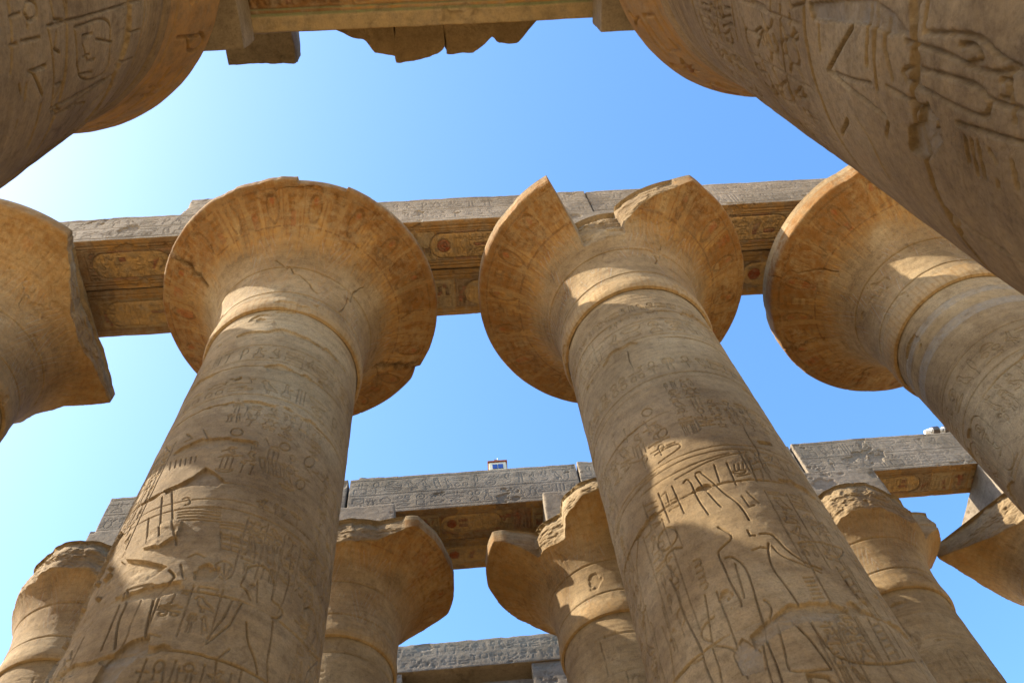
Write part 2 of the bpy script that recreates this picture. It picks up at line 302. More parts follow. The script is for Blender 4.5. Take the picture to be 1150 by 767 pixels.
TRACE = {
 'A': [(0.02,0.035,[(-0.29,10.26),(-0.29,10.21),(-0.31,10.18),(-0.35,10.16),(-0.4,10.17),(-0.43,10.2),(-0.45,10.25),(-0.45,10.3),(-0.43,10.33),(-0.39,10.34),(-0.34,10.33),(-0.31,10.3),(-0.29,10.26)]),(0.02,0.035,[(0.39,10.19),(0.37,10.14),(0.34,10.11),(0.31,10.09),(0.27,10.1),(0.24,10.12),(0.24,10.17),(0.25,10.21),(0.28,10.25),(0.32,10.27),(0.35,10.26),(0.38,10.23),(0.39,10.19)]),(0.02,0.035,[(0.8,10.19),(0.77,10.11),(0.72,10.06),(0.68,10.04),(0.65,10.07),(0.64,10.12),(0.65,10.19),(0.68,10.26),(0.73,10.31),(0.77,10.33),(0.8,10.31),(0.81,10.26),(0.8,10.19)]),(0.02,0.035,[(0.72,9.62),(0.7,9.56),(0.67,9.51),(0.63,9.49),(0.6,9.5),(0.59,9.54),(0.59,9.59),(0.61,9.65),(0.64,9.7),(0.68,9.72),(0.71,9.71),(0.73,9.68),(0.72,9.62)]),(0.02,0.035,[(-1.06,9.0),(-0.89,8.37),(-0.82,8.12)]),(0.02,0.035,[(-0.95,9.07),(-0.72,8.31),(-0.59,7.96)]),(0.02,0.035,[(-1.13,8.64),(-0.97,8.07)]),(0.02,0.035,[(-1.14,10.46),(-0.98,10.25),(-1.1,10.23)]),(0.02,0.035,[(-1.56,10.52),(-1.35,10.22),(-1.45,10.21)]),(0.016,0.022,[(-1.21,9.86),(-1.15,9.63)]),(0.016,0.022,[(-1.11,9.82),(-1.07,9.62)]),(0.016,0.022,[(-1.03,9.79),(-0.99,9.61)]),(0.016,0.022,[(-0.95,9.77),(-0.92,9.61)]),(0.016,0.022,[(-0.87,9.76),(-0.85,9.62)]),(0.016,0.022,[(-0.8,9.75),(-0.79,9.63)]),(0.016,0.022,[(0.1,9.73),(0.15,9.52)]),(0.016,0.022,[(0.15,9.73),(0.2,9.52)]),(0.016,0.022,[(0.2,9.74),(0.25,9.52)]),(0.016,0.022,[(0.25,9.75),(0.3,9.52)]),(0.016,0.022,[(0.31,9.76),(0.36,9.52)]),(0.016,0.022,[(0.36,9.77),(0.41,9.53)]),(0.016,0.022,[(0.02,9.76),(0.4,9.81),(0.44,9.51),(0.1,9.47),(0.02,9.76)]),(0.016,0.022,[(0.03,10.21),(0.1,10.07)]),(0.016,0.022,[(0.66,10.03),(0.82,9.91)]),(0.016,0.022,[(0.58,9.72),(0.8,9.79)]),(0.016,0.022,[(0.8,10.03),(0.92,10.11)]),(0.016,0.022,[(-0.53,9.95),(-0.38,10.0)]),(0.016,0.022,[(-0.47,9.8),(-0.29,9.86)]),(0.016,0.022,[(-0.49,9.66),(-0.19,9.71)]),(0.016,0.022,[(-0.86,10.4),(-0.74,10.15)]),(0.016,0.022,[(-0.13,8.16),(-0.01,8.16),(0.13,8.16)]),(0.016,0.022,[(-0.12,8.08),(0.0,8.08),(0.15,8.08)]),(0.016,0.022,[(-0.1,8.01),(0.01,8.01),(0.16,8.0)]),(0.016,0.022,[(-0.09,7.93),(0.03,7.93),(0.18,7.92)]),(0.016,0.022,[(0.17,8.23),(0.22,7.93)]),(0.016,0.022,[(0.24,8.23),(0.29,7.93)]),(0.016,0.022,[(0.32,8.23),(0.37,7.93)]),(0.016,0.022,[(0.4,8.23),(0.44,7.93)]),(0.016,0.022,[(0.49,8.24),(0.52,7.94)]),(0.016,0.022,[(0.57,8.26),(0.6,7.96)]),(0.016,0.022,[(-0.2,8.37),(0.13,8.4),(0.46,8.4)]),(0.016,0.022,[(-0.19,8.32),(0.15,8.35),(0.47,8.34)]),(0.016,0.022,[(-0.18,8.27),(0.16,8.29),(0.48,8.28)]),(0.016,0.022,[(-0.74,8.83),(-0.67,8.85),(-0.61,8.71),(-0.68,8.69)]),(0.016,0.022,[(-0.74,8.63),(-0.24,8.57)]),(0.016,0.022,[(-0.73,8.56),(-0.23,8.52)]),(0.016,0.022,[(-0.71,8.51),(-0.22,8.47)]),(0.016,0.022,[(-0.7,8.45),(-0.21,8.41)]),(0.016,0.022,[(-0.68,8.39),(-0.2,8.36)]),(0.026,0.05,[(0.24,7.75),(0.37,7.86),(0.5,7.83),(0.59,7.71),(0.59,7.52),(0.59,7.43),(0.71,7.43),(0.77,7.37),(0.74,7.28),(0.64,7.21)]),(0.026,0.05,[(0.66,7.18),(0.69,6.88),(0.69,6.63),(0.75,6.41)]),(0.026,0.05,[(0.37,6.98),(0.43,6.75),(0.56,6.58),(0.61,6.43)]),(0.026,0.05,[(-0.96,7.35),(-0.88,7.11),(-0.91,6.9),(-0.81,6.49)]),(0.026,0.05,[(1.1,7.72),(1.21,7.85),(1.35,7.84),(1.45,7.68),(1.34,7.4)]),(0.026,0.05,[(-0.56,7.54),(-0.47,7.44),(-0.49,7.37),(-0.61,7.18),(-0.59,6.97),(-0.57,6.72),(-0.54,6.59)]),(0.02,0.035,[(0.24,7.75),(0.23,7.56),(0.2,7.44),(0.28,7.41),(0.35,7.3)]),(0.02,0.035,[(0.38,7.61),(0.43,7.31)]),(0.02,0.035,[(0.17,7.21),(0.14,6.97),(0.03,6.62)]),(0.02,0.035,[(0.27,7.2),(0.21,6.87),(0.04,6.56)]),(0.02,0.035,[(0.75,7.23),(1.04,7.24),(1.37,7.29),(1.63,7.43)]),(0.02,0.035,[(-0.98,7.32),(-0.96,6.52)]),(0.02,0.035,[(0.96,7.41),(1.16,7.45)]),(0.02,0.035,[(1.63,7.43),(1.35,7.01),(1.31,6.82)]),(0.02,0.035,[(-0.93,7.35),(-0.7,7.35),(-0.62,7.3)]),(0.02,0.035,[(0.6,8.13),(0.66,7.98),(0.74,8.03)]),(0.02,0.035,[(0.18,6.37),(0.21,6.12)]),(0.02,0.035,[(0.44,6.37),(0.44,6.23)]),(0.02,0.035,[(0.27,6.58),(0.17,6.39)]),(0.02,0.035,[(1.08,7.25),(1.07,6.91),(1.02,6.59)]),(0.02,0.035,[(1.01,8.25),(1.08,8.43)]),(0.016,0.022,[(0.31,7.49),(0.34,7.54),(0.37,7.52),(0.33,7.47)]),(0.016,0.022,[(-0.1,7.66),(-0.04,7.74),(0.07,7.71),(0.11,7.55),(0.03,7.44),(-0.05,7.49),(-0.1,7.66)]),(0.016,0.022,[(-0.02,7.72),(0.03,7.44)]),(0.016,0.022,[(-0.08,7.63),(0.03,7.48),(0.06,7.67)]),(0.016,0.022,[(-0.41,7.74),(-0.33,7.8),(-0.24,7.75)]),(0.016,0.022,[(-0.46,7.62),(-0.38,7.41)]),(0.016,0.022,[(-0.16,8.2),(-0.1,7.93)]),(0.016,0.022,[(-0.04,8.2),(0.01,7.94)]),(0.016,0.022,[(0.07,8.22),(0.13,7.96)]),(0.016,0.022,[(0.19,8.25),(0.25,8.0)]),(0.016,0.022,[(0.32,8.29),(0.37,8.04)]),(0.016,0.022,[(0.44,8.35),(0.49,8.1)]),(0.016,0.022,[(-0.13,8.12),(-0.05,8.1)]),(0.016,0.022,[(-0.02,8.13),(0.07,8.12)]),(0.016,0.022,[(0.1,8.15),(0.18,8.15)]),(0.016,0.022,[(0.22,8.18),(0.31,8.19)]),(0.016,0.022,[(0.34,8.23),(0.43,8.24)]),(0.016,0.022,[(-0.38,7.2),(-0.28,7.17)]),(0.016,0.022,[(-0.52,6.95),(-0.31,6.92)]),(0.016,0.022,[(-0.52,6.62),(-0.4,6.58)]),(0.016,0.022,[(-0.5,6.15),(-0.39,6.14)]),(0.016,0.022,[(-0.27,6.24),(-0.24,6.02)]),(0.016,0.022,[(-0.14,6.23),(-0.12,6.04)]),(0.016,0.022,[(-0.01,6.22),(0.0,6.06)])],
 'B': [(0.026,0.05,[(0.04,7.7),(0.18,7.47),(-0.05,7.36),(-0.08,7.3),(-0.07,7.13),(-0.07,6.84),(-0.04,6.58),(-0.06,6.5)]),(0.026,0.05,[(0.33,7.52),(0.33,7.43),(0.38,7.42)]),(0.026,0.05,[(0.44,7.43),(0.56,7.42),(0.59,7.33),(0.62,7.19),(0.67,7.07),(0.77,6.92),(0.91,6.85)]),(0.026,0.05,[(-0.02,7.21),(0.05,7.2),(0.12,7.07),(0.14,6.91),(0.12,6.68),(0.09,6.43),(0.07,6.18),(0.03,5.98),(0.03,5.75),(0.02,5.56),(0.01,5.5)]),(0.026,0.05,[(0.48,7.27),(0.42,7.1),(0.39,6.89),(0.43,6.65),(0.46,6.43),(0.47,6.26),(0.51,6.14)]),(0.026,0.05,[(0.33,6.26),(0.36,6.05),(0.42,5.88),(0.45,5.67),(0.47,5.53)]),(0.026,0.05,[(-0.72,8.0),(-0.66,8.09),(-0.54,8.12),(-0.45,8.05),(-0.42,7.93),(-0.46,7.83),(-0.56,7.8),(-0.67,7.82),(-0.73,7.93),(-0.72,8.0)]),(0.026,0.05,[(-0.43,7.66),(-0.51,7.74),(-0.63,7.75),(-0.7,7.69),(-0.69,7.6),(-0.64,7.45)]),(0.026,0.05,[(-0.71,7.4),(-0.67,7.16),(-0.68,6.85),(-0.67,6.74),(-0.64,6.52),(-0.61,6.3),(-0.63,6.1),(-0.61,5.87)]),(0.026,0.05,[(-1.21,7.19),(-1.2,6.99),(-1.22,6.78),(-1.25,6.57),(-1.23,6.37)]),(0.026,0.05,[(-0.95,8.41),(-1.1,8.21),(-1.24,7.98),(-1.22,7.76),(-1.34,7.58)]),(0.026,0.05,[(-1.22,7.46),(-1.36,7.43),(-1.38,7.23),(-1.46,7.03)]),(0.02,0.035,[(0.05,7.08),(0.03,6.85),(0.01,6.64),(0.0,6.59)]),(0.02,0.035,[(0.5,7.22),(0.53,7.08),(0.63,6.96),(0.79,6.86),(0.88,6.79)]),(0.02,0.035,[(0.22,6.21),(0.18,6.06),(0.15,5.83),(0.11,5.64),(0.13,5.58),(0.28,5.53),(0.47,5.52)]),(0.02,0.035,[(-0.93,7.17),(-0.93,6.95),(-0.92,6.73),(-0.94,6.55)]),(0.02,0.035,[(-0.37,6.86),(-0.4,6.66),(-0.47,6.31)]),(0.02,0.035,[(-0.24,6.82),(-0.24,6.61),(-0.24,6.37),(-0.25,6.05),(-0.25,5.87),(-0.26,5.7)]),(0.02,0.035,[(-0.36,6.54),(-0.49,6.52),(-0.56,6.46),(-0.55,6.37),(-0.47,6.28)]),(0.02,0.035,[(0.17,6.48),(0.21,6.42),(0.2,6.33),(0.15,6.25)]),(0.02,0.035,[(0.81,7.26),(1.04,7.33),(1.28,7.35),(1.53,7.43),(1.21,7.08),(1.1,7.18)]),(0.02,0.035,[(0.82,7.25),(0.81,6.95),(0.8,6.66),(0.8,6.39),(0.8,6.3)]),(0.02,0.035,[(-0.46,6.22),(-0.29,6.08),(-0.26,5.95),(-0.22,5.83)]),(0.02,0.035,[(-1.04,6.23),(-0.84,6.24),(-0.64,6.19)]),(0.02,0.035,[(0.28,7.2),(0.38,7.22),(0.45,7.19)]),(0.02,0.035,[(-1.02,6.95),(-0.99,6.62),(-1.08,6.25)]),(0.02,0.035,[(-0.01,5.98),(-0.05,5.76),(-0.07,5.53)]),(0.02,0.035,[(-0.49,6.21),(-0.49,5.98),(-0.52,5.8)]),(0.016,0.022,[(0.65,6.7),(0.76,6.71)]),(0.016,0.022,[(0.65,6.64),(0.75,6.65)]),(0.016,0.022,[(0.65,6.58),(0.75,6.59)]),(0.016,0.022,[(0.65,6.52),(0.75,6.53)]),(0.016,0.022,[(0.65,6.46),(0.75,6.47)]),(0.016,0.022,[(0.64,6.4),(0.75,6.41)]),(0.016,0.022,[(-0.36,7.38),(-0.3,7.38),(-0.27,7.31),(-0.32,7.28)]),(0.016,0.022,[(-0.36,7.29),(-0.31,7.29),(-0.27,7.22),(-0.32,7.19)]),(0.016,0.022,[(-0.37,7.2),(-0.31,7.2),(-0.28,7.13),(-0.33,7.1)]),(0.016,0.022,[(-0.37,7.11),(-0.32,7.11),(-0.29,7.05),(-0.34,7.02)]),(0.016,0.022,[(-0.38,7.02),(-0.32,7.02),(-0.29,6.96),(-0.34,6.93)]),(0.016,0.022,[(-0.42,7.95),(-0.41,7.68),(-0.5,7.69)]),(0.026,0.05,[(0.49,6.14),(0.51,5.92),(0.56,5.67),(0.67,5.59),(0.84,5.56),(1.15,5.62),(1.55,5.84)]),(0.026,0.05,[(1.95,6.64),(1.95,6.34),(1.73,5.84)]),(0.02,0.035,[(1.12,6.95),(1.16,6.61),(1.29,6.23),(1.24,5.73)]),(0.02,0.035,[(1.34,7.05),(1.3,6.44),(1.4,6.22),(1.37,5.81)]),(0.02,0.035,[(1.14,6.2),(1.12,5.94),(1.1,5.66)]),(0.02,0.035,[(0.97,6.22),(0.96,5.9),(0.97,5.63)]),(0.02,0.035,[(0.66,6.13),(0.68,5.96),(0.7,5.66)]),(0.016,0.022,[(1.13,6.87),(1.27,6.98),(1.27,6.9)]),(0.016,0.022,[(1.14,6.77),(1.28,6.87),(1.27,6.79)]),(0.016,0.022,[(1.15,6.66),(1.28,6.76),(1.28,6.68)]),(0.016,0.022,[(1.15,6.56),(1.29,6.65),(1.28,6.58)]),(0.016,0.022,[(1.16,6.46),(1.29,6.54),(1.29,6.47)]),(0.016,0.022,[(1.14,6.85),(1.13,6.79)]),(0.016,0.022,[(1.14,6.74),(1.14,6.68)]),(0.016,0.022,[(1.15,6.64),(1.15,6.58)]),(0.016,0.022,[(1.16,6.54),(1.16,6.48)]),(0.016,0.022,[(1.16,6.44),(1.16,6.38)]),(0.016,0.022,[(1.15,6.1),(1.28,6.19),(1.29,6.13)]),(0.016,0.022,[(1.15,6.01),(1.28,6.09),(1.28,6.03)]),(0.016,0.022,[(1.15,5.92),(1.28,6.0),(1.28,5.94)]),(0.016,0.022,[(1.15,5.83),(1.27,5.9),(1.28,5.84)]),(0.016,0.022,[(1.15,5.74),(1.27,5.81),(1.27,5.75)]),(0.016,0.022,[(1.19,7.65),(1.38,7.81),(1.36,7.68)]),(0.016,0.022,[(1.21,7.6),(1.39,7.74),(1.38,7.64)]),(0.016,0.022,[(1.23,7.56),(1.4,7.66),(1.4,7.59)]),(0.016,0.022,[(1.25,7.52),(1.41,7.59),(1.41,7.55)]),(0.016,0.022,[(0.74,6.1),(0.71,5.88),(0.72,5.77)]),(0.016,0.022,[(0.62,5.93),(0.78,5.99)]),(0.016,0.022,[(0.64,5.77),(0.8,5.85)]),(0.016,0.022,[(0.83,6.11),(0.88,5.97)]),(0.026,0.05,[(-0.13,8.65),(-0.08,8.69),(-0.04,8.64),(-0.05,8.29),(-0.0,7.95)]),(0.026,0.05,[(0.05,8.72),(0.11,8.74),(0.13,8.67),(0.21,8.45),(0.26,8.24),(0.36,8.03),(0.39,7.85),(0.4,7.68)]),(0.026,0.05,[(0.04,8.68),(0.06,8.5),(0.1,8.3),(0.14,8.11),(0.17,8.01)]),(0.02,0.035,[(-0.31,10.43),(-0.24,10.48),(-0.15,10.4),(-0.16,10.31),(-0.24,10.27),(-0.31,10.36),(-0.31,10.43)]),(0.02,0.035,[(-0.07,9.8),(-0.07,9.76),(-0.09,9.71),(-0.12,9.69),(-0.16,9.68),(-0.19,9.7),(-0.21,9.74),(-0.21,9.79),(-0.19,9.83),(-0.16,9.85),(-0.12,9.86),(-0.08,9.84),(-0.07,9.8)]),(0.02,0.035,[(-0.39,9.64),(-0.07,9.63)]),(0.02,0.035,[(-0.35,9.43),(0.02,9.44),(0.02,9.31),(-0.34,9.24)]),(0.02,0.035,[(-0.39,9.51),(-0.03,9.47)]),(0.02,0.035,[(0.47,8.79),(0.45,8.33)]),(0.02,0.035,[(0.77,8.9),(0.72,8.38)]),(0.02,0.035,[(0.49,8.59),(0.68,8.63),(0.61,8.54),(0.49,8.55),(0.49,8.59)]),(0.02,0.035,[(-0.48,8.73),(-0.47,8.16)]),(0.02,0.035,[(-0.74,8.75),(-0.73,8.24)]),(0.02,0.035,[(-0.28,8.7),(-0.26,8.15)]),(0.02,0.035,[(0.31,8.79),(0.28,8.45)]),(0.016,0.022,[(-0.21,8.78),(0.03,8.81),(0.29,8.88),(0.54,8.94),(0.81,9.0)]),(0.016,0.022,[(-0.73,8.93),(-0.38,8.89),(-0.05,8.9),(0.28,8.93),(0.56,8.98)]),(0.016,0.022,[(-0.74,8.71),(-0.54,8.63)]),(0.016,0.022,[(-0.74,8.6),(-0.54,8.53)]),(0.016,0.022,[(-0.73,8.45),(-0.53,8.36)]),(0.016,0.022,[(-0.71,8.32),(-0.53,8.25)]),(0.016,0.022,[(-0.48,8.64),(-0.38,8.66),(-0.39,8.44)]),(0.016,0.022,[(-0.43,8.48),(-0.28,8.46)]),(0.016,0.022,[(-0.42,8.33),(-0.29,8.32)]),(0.016,0.022,[(0.77,8.73),(1.11,8.91)]),(0.016,0.022,[(0.94,8.73),(0.92,8.41)]),(0.016,0.022,[(0.75,8.61),(0.86,8.65),(0.82,8.43)]),(0.016,0.022,[(0.55,8.74),(0.52,8.6)]),(0.016,0.022,[(0.61,8.75),(0.58,8.63)]),(0.016,0.022,[(0.67,8.77),(0.64,8.65)]),(0.016,0.022,[(0.52,8.49),(0.68,8.53)]),(0.016,0.022,[(0.52,8.39),(0.67,8.44)]),(0.016,0.022,[(0.35,9.86),(0.36,9.58),(0.27,9.54)]),(0.016,0.022,[(0.39,9.87),(0.49,9.78)]),(0.016,0.022,[(-0.91,10.39),(-0.87,10.06)]),(0.016,0.022,[(-0.95,10.12),(-0.71,10.0)]),(0.016,0.022,[(-0.9,9.83),(-0.62,9.67)]),(0.016,0.022,[(-0.66,10.4),(-0.67,10.08)]),(0.016,0.022,[(-0.33,10.23),(-0.29,10.0),(-0.39,10.0)]),(0.016,0.022,[(-0.25,10.06),(-0.16,10.07)]),(0.016,0.022,[(-0.73,9.93),(-0.71,9.73)]),(0.016,0.022,[(-0.62,9.89),(-0.63,9.68)]),(0.016,0.022,[(1.06,8.65),(1.27,8.56)]),(0.016,0.022,[(1.05,8.49),(1.26,8.48)]),(0.016,0.022,[(0.45,8.11),(0.47,7.9),(0.54,7.92)]),(0.016,0.022,[(0.53,8.17),(0.6,7.95)]),(0.016,0.022,[(-0.7,9.13),(-0.41,9.09)]),(0.016,0.022,[(-0.92,9.77),(-0.55,9.51)]),(0.016,0.022,[(-1.28,10.47),(-1.25,10.2)]),(0.016,0.022,[(-1.58,10.32),(-1.36,9.86),(-1.35,9.56)])],
 'E': [(0.026,0.05,[(0.42,5.04),(0.71,5.08)]),(0.026,0.05,[(0.19,4.81),(0.2,5.04)]),(0.026,0.05,[(0.25,4.79),(0.33,4.78)]),(0.026,0.05,[(0.2,4.86),(0.36,5.03)]),(0.02,0.035,[(-0.09,4.97),(-0.07,4.95),(-0.06,4.91),(-0.06,4.87),(-0.07,4.84),(-0.09,4.81),(-0.11,4.81),(-0.13,4.83),(-0.15,4.87),(-0.15,4.91),(-0.14,4.95),(-0.12,4.97),(-0.09,4.97)]),(0.02,0.035,[(-0.11,4.63),(-0.11,4.76)]),(0.02,0.035,[(-0.09,4.83),(-0.03,4.82)]),(0.02,0.035,[(0.02,4.72),(0.04,4.97)]),(0.02,0.035,[(0.02,4.59),(0.02,4.67)]),(0.02,0.035,[(0.23,4.69),(0.28,4.72)]),(0.02,0.035,[(0.43,4.74),(0.48,4.74)]),(0.02,0.035,[(0.0,5.08),(0.03,5.63),(0.08,6.82)]),(0.02,0.035,[(0.07,5.49),(0.09,6.14),(0.29,6.18),(0.53,6.31),(0.43,5.6),(0.07,5.49)]),(0.02,0.035,[(0.14,5.62),(0.15,5.8)]),(0.02,0.035,[(0.27,5.65),(0.28,5.79)]),(0.02,0.035,[(0.38,5.65),(0.42,5.91)]),(0.02,0.035,[(0.2,5.88),(0.28,6.23)]),(0.02,0.035,[(0.0,5.08),(0.51,5.26)]),(0.02,0.035,[(-0.1,5.4),(0.02,5.38)]),(0.02,0.035,[(0.5,5.24),(0.56,6.29)]),(0.02,0.035,[(0.53,5.28),(0.56,5.45)]),(0.02,0.035,[(0.61,5.75),(0.66,5.99),(0.71,5.95)]),(0.02,0.035,[(0.68,6.42),(0.89,5.92)]),(0.02,0.035,[(0.05,5.2),(0.13,5.16),(0.17,5.25)]),(0.02,0.035,[(0.35,5.23),(0.36,5.35),(0.45,5.26)]),(0.02,0.035,[(0.28,6.63),(0.3,6.89)]),(0.02,0.035,[(0.48,6.42),(0.52,6.88)]),(0.02,0.035,[(-0.19,4.65),(-0.05,4.63),(0.15,4.58)]),(0.02,0.035,[(-0.12,5.17),(-0.02,5.18),(-0.0,5.3)]),(0.02,0.035,[(0.19,5.63),(0.32,5.76),(0.33,5.9)])],
 'F': [(0.026,0.05,[(-0.43,7.86),(-0.51,7.75)]),(0.026,0.05,[(-0.27,6.03),(-0.33,5.98)]),(0.026,0.05,[(-0.12,4.82),(-0.19,4.79),(-0.24,4.75)]),(0.026,0.05,[(-0.32,5.09),(-0.44,5.07),(-0.56,5.06)]),(0.02,0.035,[(-0.17,6.22),(-0.15,5.99),(-0.21,6.02),(-0.21,6.17)]),(0.02,0.035,[(-0.09,5.83),(-0.37,5.93)]),(0.02,0.035,[(-0.09,5.71),(-0.12,5.64),(-0.1,5.5)]),(0.02,0.035,[(-0.2,5.75),(-0.15,5.51)]),(0.02,0.035,[(-0.26,5.78),(-0.2,5.53)]),(0.02,0.035,[(-0.37,5.81),(-0.4,5.7)]),(0.02,0.035,[(-0.18,5.06),(-0.13,4.94),(-0.13,4.89),(-0.27,5.08)]),(0.02,0.035,[(-0.13,4.72),(-0.18,4.72)]),(0.02,0.035,[(-0.3,4.92),(-0.46,4.89),(-0.55,4.93)]),(0.02,0.035,[(0.08,4.44),(0.05,4.41),(0.09,4.22)]),(0.02,0.035,[(0.01,4.43),(-0.04,4.44)]),(0.02,0.035,[(-0.09,4.43),(-0.06,4.35),(-0.09,4.33),(-0.12,4.43)]),(0.02,0.035,[(0.02,4.05),(-0.1,4.06)]),(0.02,0.035,[(-0.63,8.05),(-0.98,8.43),(-1.05,8.06)]),(0.02,0.035,[(-0.0,5.03),(-0.0,4.78)]),(0.02,0.035,[(0.05,4.69),(-0.01,4.7)]),(0.02,0.035,[(0.04,4.56),(-0.25,4.63),(-0.54,4.76)]),(0.02,0.035,[(-0.07,5.44),(-0.3,5.5)]),(0.02,0.035,[(-0.4,3.91),(-0.55,4.11)]),(0.026,0.05,[(-0.17,3.98),(0.07,3.66)]),(0.026,0.05,[(0.19,3.5),(-0.06,3.53)]),(0.026,0.05,[(0.19,3.45),(-0.14,3.46)]),(0.026,0.05,[(0.13,3.36),(0.04,3.37),(-0.07,3.31)]),(0.026,0.05,[(-0.18,3.98),(-0.25,3.43)]),(0.02,0.035,[(-0.18,4.0),(-0.16,3.74),(-0.13,3.51)]),(0.02,0.035,[(0.14,3.07),(0.19,2.72),(0.14,2.59),(0.13,2.47)]),(0.02,0.035,[(0.09,3.2),(0.1,2.88),(0.08,2.66),(0.13,2.47)]),(0.02,0.035,[(-0.04,3.2),(-0.02,3.23),(0.01,3.14),(0.03,2.88),(0.04,2.69),(-0.0,2.63),(0.02,2.45)]),(0.02,0.035,[(-0.05,3.2),(-0.06,2.88),(-0.06,2.65),(-0.01,2.63)]),(0.02,0.035,[(0.12,2.54),(-0.03,2.49)]),(0.02,0.035,[(-0.16,2.79),(-0.25,2.79)]),(0.02,0.035,[(-0.16,2.75),(-0.28,2.74)]),(0.02,0.035,[(-0.15,2.71),(-0.27,2.69)]),(0.02,0.035,[(-0.16,2.64),(-0.19,2.6)]),(0.02,0.035,[(-0.26,2.61),(-0.28,2.61)]),(0.02,0.035,[(-0.16,2.51),(-0.24,2.49)]),(0.02,0.035,[(-0.35,3.77),(-0.44,3.68),(-0.54,3.69),(-0.65,3.68)]),(0.02,0.035,[(-0.12,2.84),(-0.08,2.45)]),(0.02,0.035,[(-0.11,3.37),(-0.12,3.16),(-0.15,2.92),(-0.28,3.12)]),(0.02,0.035,[(-0.42,3.92),(-0.53,4.09)]),(0.02,0.035,[(-0.27,3.41),(-0.36,3.48)]),(0.02,0.035,[(0.25,3.06),(0.14,3.07)]),(0.02,0.035,[(0.14,2.82),(0.16,2.74),(0.12,2.67),(0.1,2.75)]),(0.02,0.035,[(0.08,2.58),(0.09,2.54),(0.03,2.53),(0.03,2.57)])],
}

def trace(cv, key, k=1.0):
    for w, d, pts in TRACE[key]:
        for q in range(2):
            if len(pts) > 3: pts = [pts[0]]+[p for (ax, az), (bx, bz) in zip(pts[:-1], pts[1:]) for p in ((.75*ax+.25*bx, .75*az+.25*bz), (.25*ax+.75*bx, .25*az+.75*bz))]+[pts[-1]]
        cv.stroke(pts, w*.5*k, d*.6*k)
PLASTER = (.205, .165, .12)
def spall(cv, poly, d, seed, a=.5):
    r = cv.inside(poly)
    if not r: return
    sl_, m = r
    cv.X = getattr(cv, 'X', []); cv.X.append((sl_, m, d, a))
def art_A(cv, rng):
    trace(cv, 'A')
    cv.rowtext(rng, -2.2, 2.4, 12.35, 12.75, .009, .010); cv.rowtext(rng, -2.2, 2.4, 11.3, 11.75, .009, .009)
    for z in (12.3, 12.8, 11.25, 8.78, 8.62): cv.stroke([(-9, z), (9, z)], .010, .010)
    cv.text(rng, .1, 1.1, 7.6, 8.55, .26, .010, .014); cv.text(rng, 1.0, 2.4, 6.4, 10.3, .28, .010, .014, lines=False)
    cv.text(rng, -2.3, -1.3, 5.0, 10.4, .26, .012, .018); cv.text(rng, -.55, .05, 6.6, 7.3, .26, .008, .010)
    cv.text(rng, -.5, .6, 9.3, 10.1, .26, .008, .010, lines=False); cv.text(rng, -.6, .9, 10.3, 11.0, .26, .008, .009, lines=False)
    cv.text(rng, -.45, .35, 5.2, 6.3, .24, .009, .012); cv.text(rng, .1, .8, 8.75, 9.0, .22, .007, .009, lines=False)
    for k in range(4): figure(cv, -2.2+k*1.3, 2.6, 3.0, 1 if k % 2 else -1, .026, .04)
    spall(cv, [(-1.09, 9.15), (-.89, 9.18), (-.72, 9.28), (-.61, 9.46), (-.48, 9.34), (-.31, 9.15), (-.37, 9.03), (-.8, 9.1), (-1.01, 9.03)], .05, 1)
    spall(cv, [(-.95, 5.6), (-.9, 6.09), (-.85, 6.36), (-.68, 6.55), (-.50, 6.6), (-.48, 6.42), (-.65, 6.17), (-.72, 5.6)], .05, 2, .8)
    spall(cv, [(-1.75, 8.9), (-1.5, 8.6), (-1.2, 7.95), (-.85, 7.75), (-.6, 7.6), (-.75, 7.42), (-1.05, 7.4), (-1.3, 6.9), (-1.7, 6.5), (-2.4, 7.5)], .05, 3, .0)
    spall(cv, [(-.98, 8.0), (-.78, 7.95), (-.62, 8.1), (-.62, 8.35), (-.75, 8.4), (-.98, 8.3)], -.03, 4, .0)
def art_B(cv, rng):
    trace(cv, 'B')
    cv.rowtext(rng, -2.2, 2.4, 12.4, 12.85, .008, .007); cv.rowtext(rng, -2.2, 2.4, 11.2, 11.6, .008, .007)
    for z in (9.16, 9.06, 12.35, 12.9, 11.1): cv.stroke([(-9, z), (9, z)], .010, .012)
    cv.text(rng, -2.4, -1.25, 5.0, 10.4, .26, .012, .018); cv.text(rng, 1.55, 2.5, 5.5, 10.3, .28, .011, .016)
    cv.text(rng, .7, 1.5, 8.6, 9.05, .26, .009, .014); cv.text(rng, .55, 1.5, 9.5, 10.3, .24, .008, .007, lines=False)
    cv.text(rng, -1.2, -.1, 9.3, 10.1, .26, .009, .011, lines=False); cv.text(rng, .1, .6, 9.5, 10.9, .26, .008, .009, lines=False)
    cv.text(rng, .75, 1.3, 6.9, 8.2, .24, .008, .011); cv.text(rng, -.9, -.55, 6.5, 8.3, .24, .008, .010); cv.text(rng, .5, 1.0, 5.3, 6.2, .24, .009, .012)
    cv.rowtext(rng, -2.2, 2.4, 13.3, 13.55, .007, .006); cv.text(rng, -2.0, 2.0, 12.95, 13.2, .24, .006, .006, lines=False)
    for k in range(4): figure(cv, -2.2+k*1.3, 2.2, 3.0, 1 if k % 2 else -1, .026, .04)
    spall(cv, [(1.06, 9.34), (1.31, 9.43), (1.32, 9.35), (1.07, 9.26)], .05, 1, 0)
    spall(cv, [(-.1, 5.95), (.15, 6.05), (.45, 6.12), (.8, 6.1), (.8, 6.24), (.4, 6.3), (.1, 6.22), (-.1, 6.12)], .035, 2, .5)
    spall(cv, [(-.32, 6.0), (-.18, 6.15), (-.05, 5.9), (-.1, 5.7), (-.3, 5.75)], .02, 3, .8)
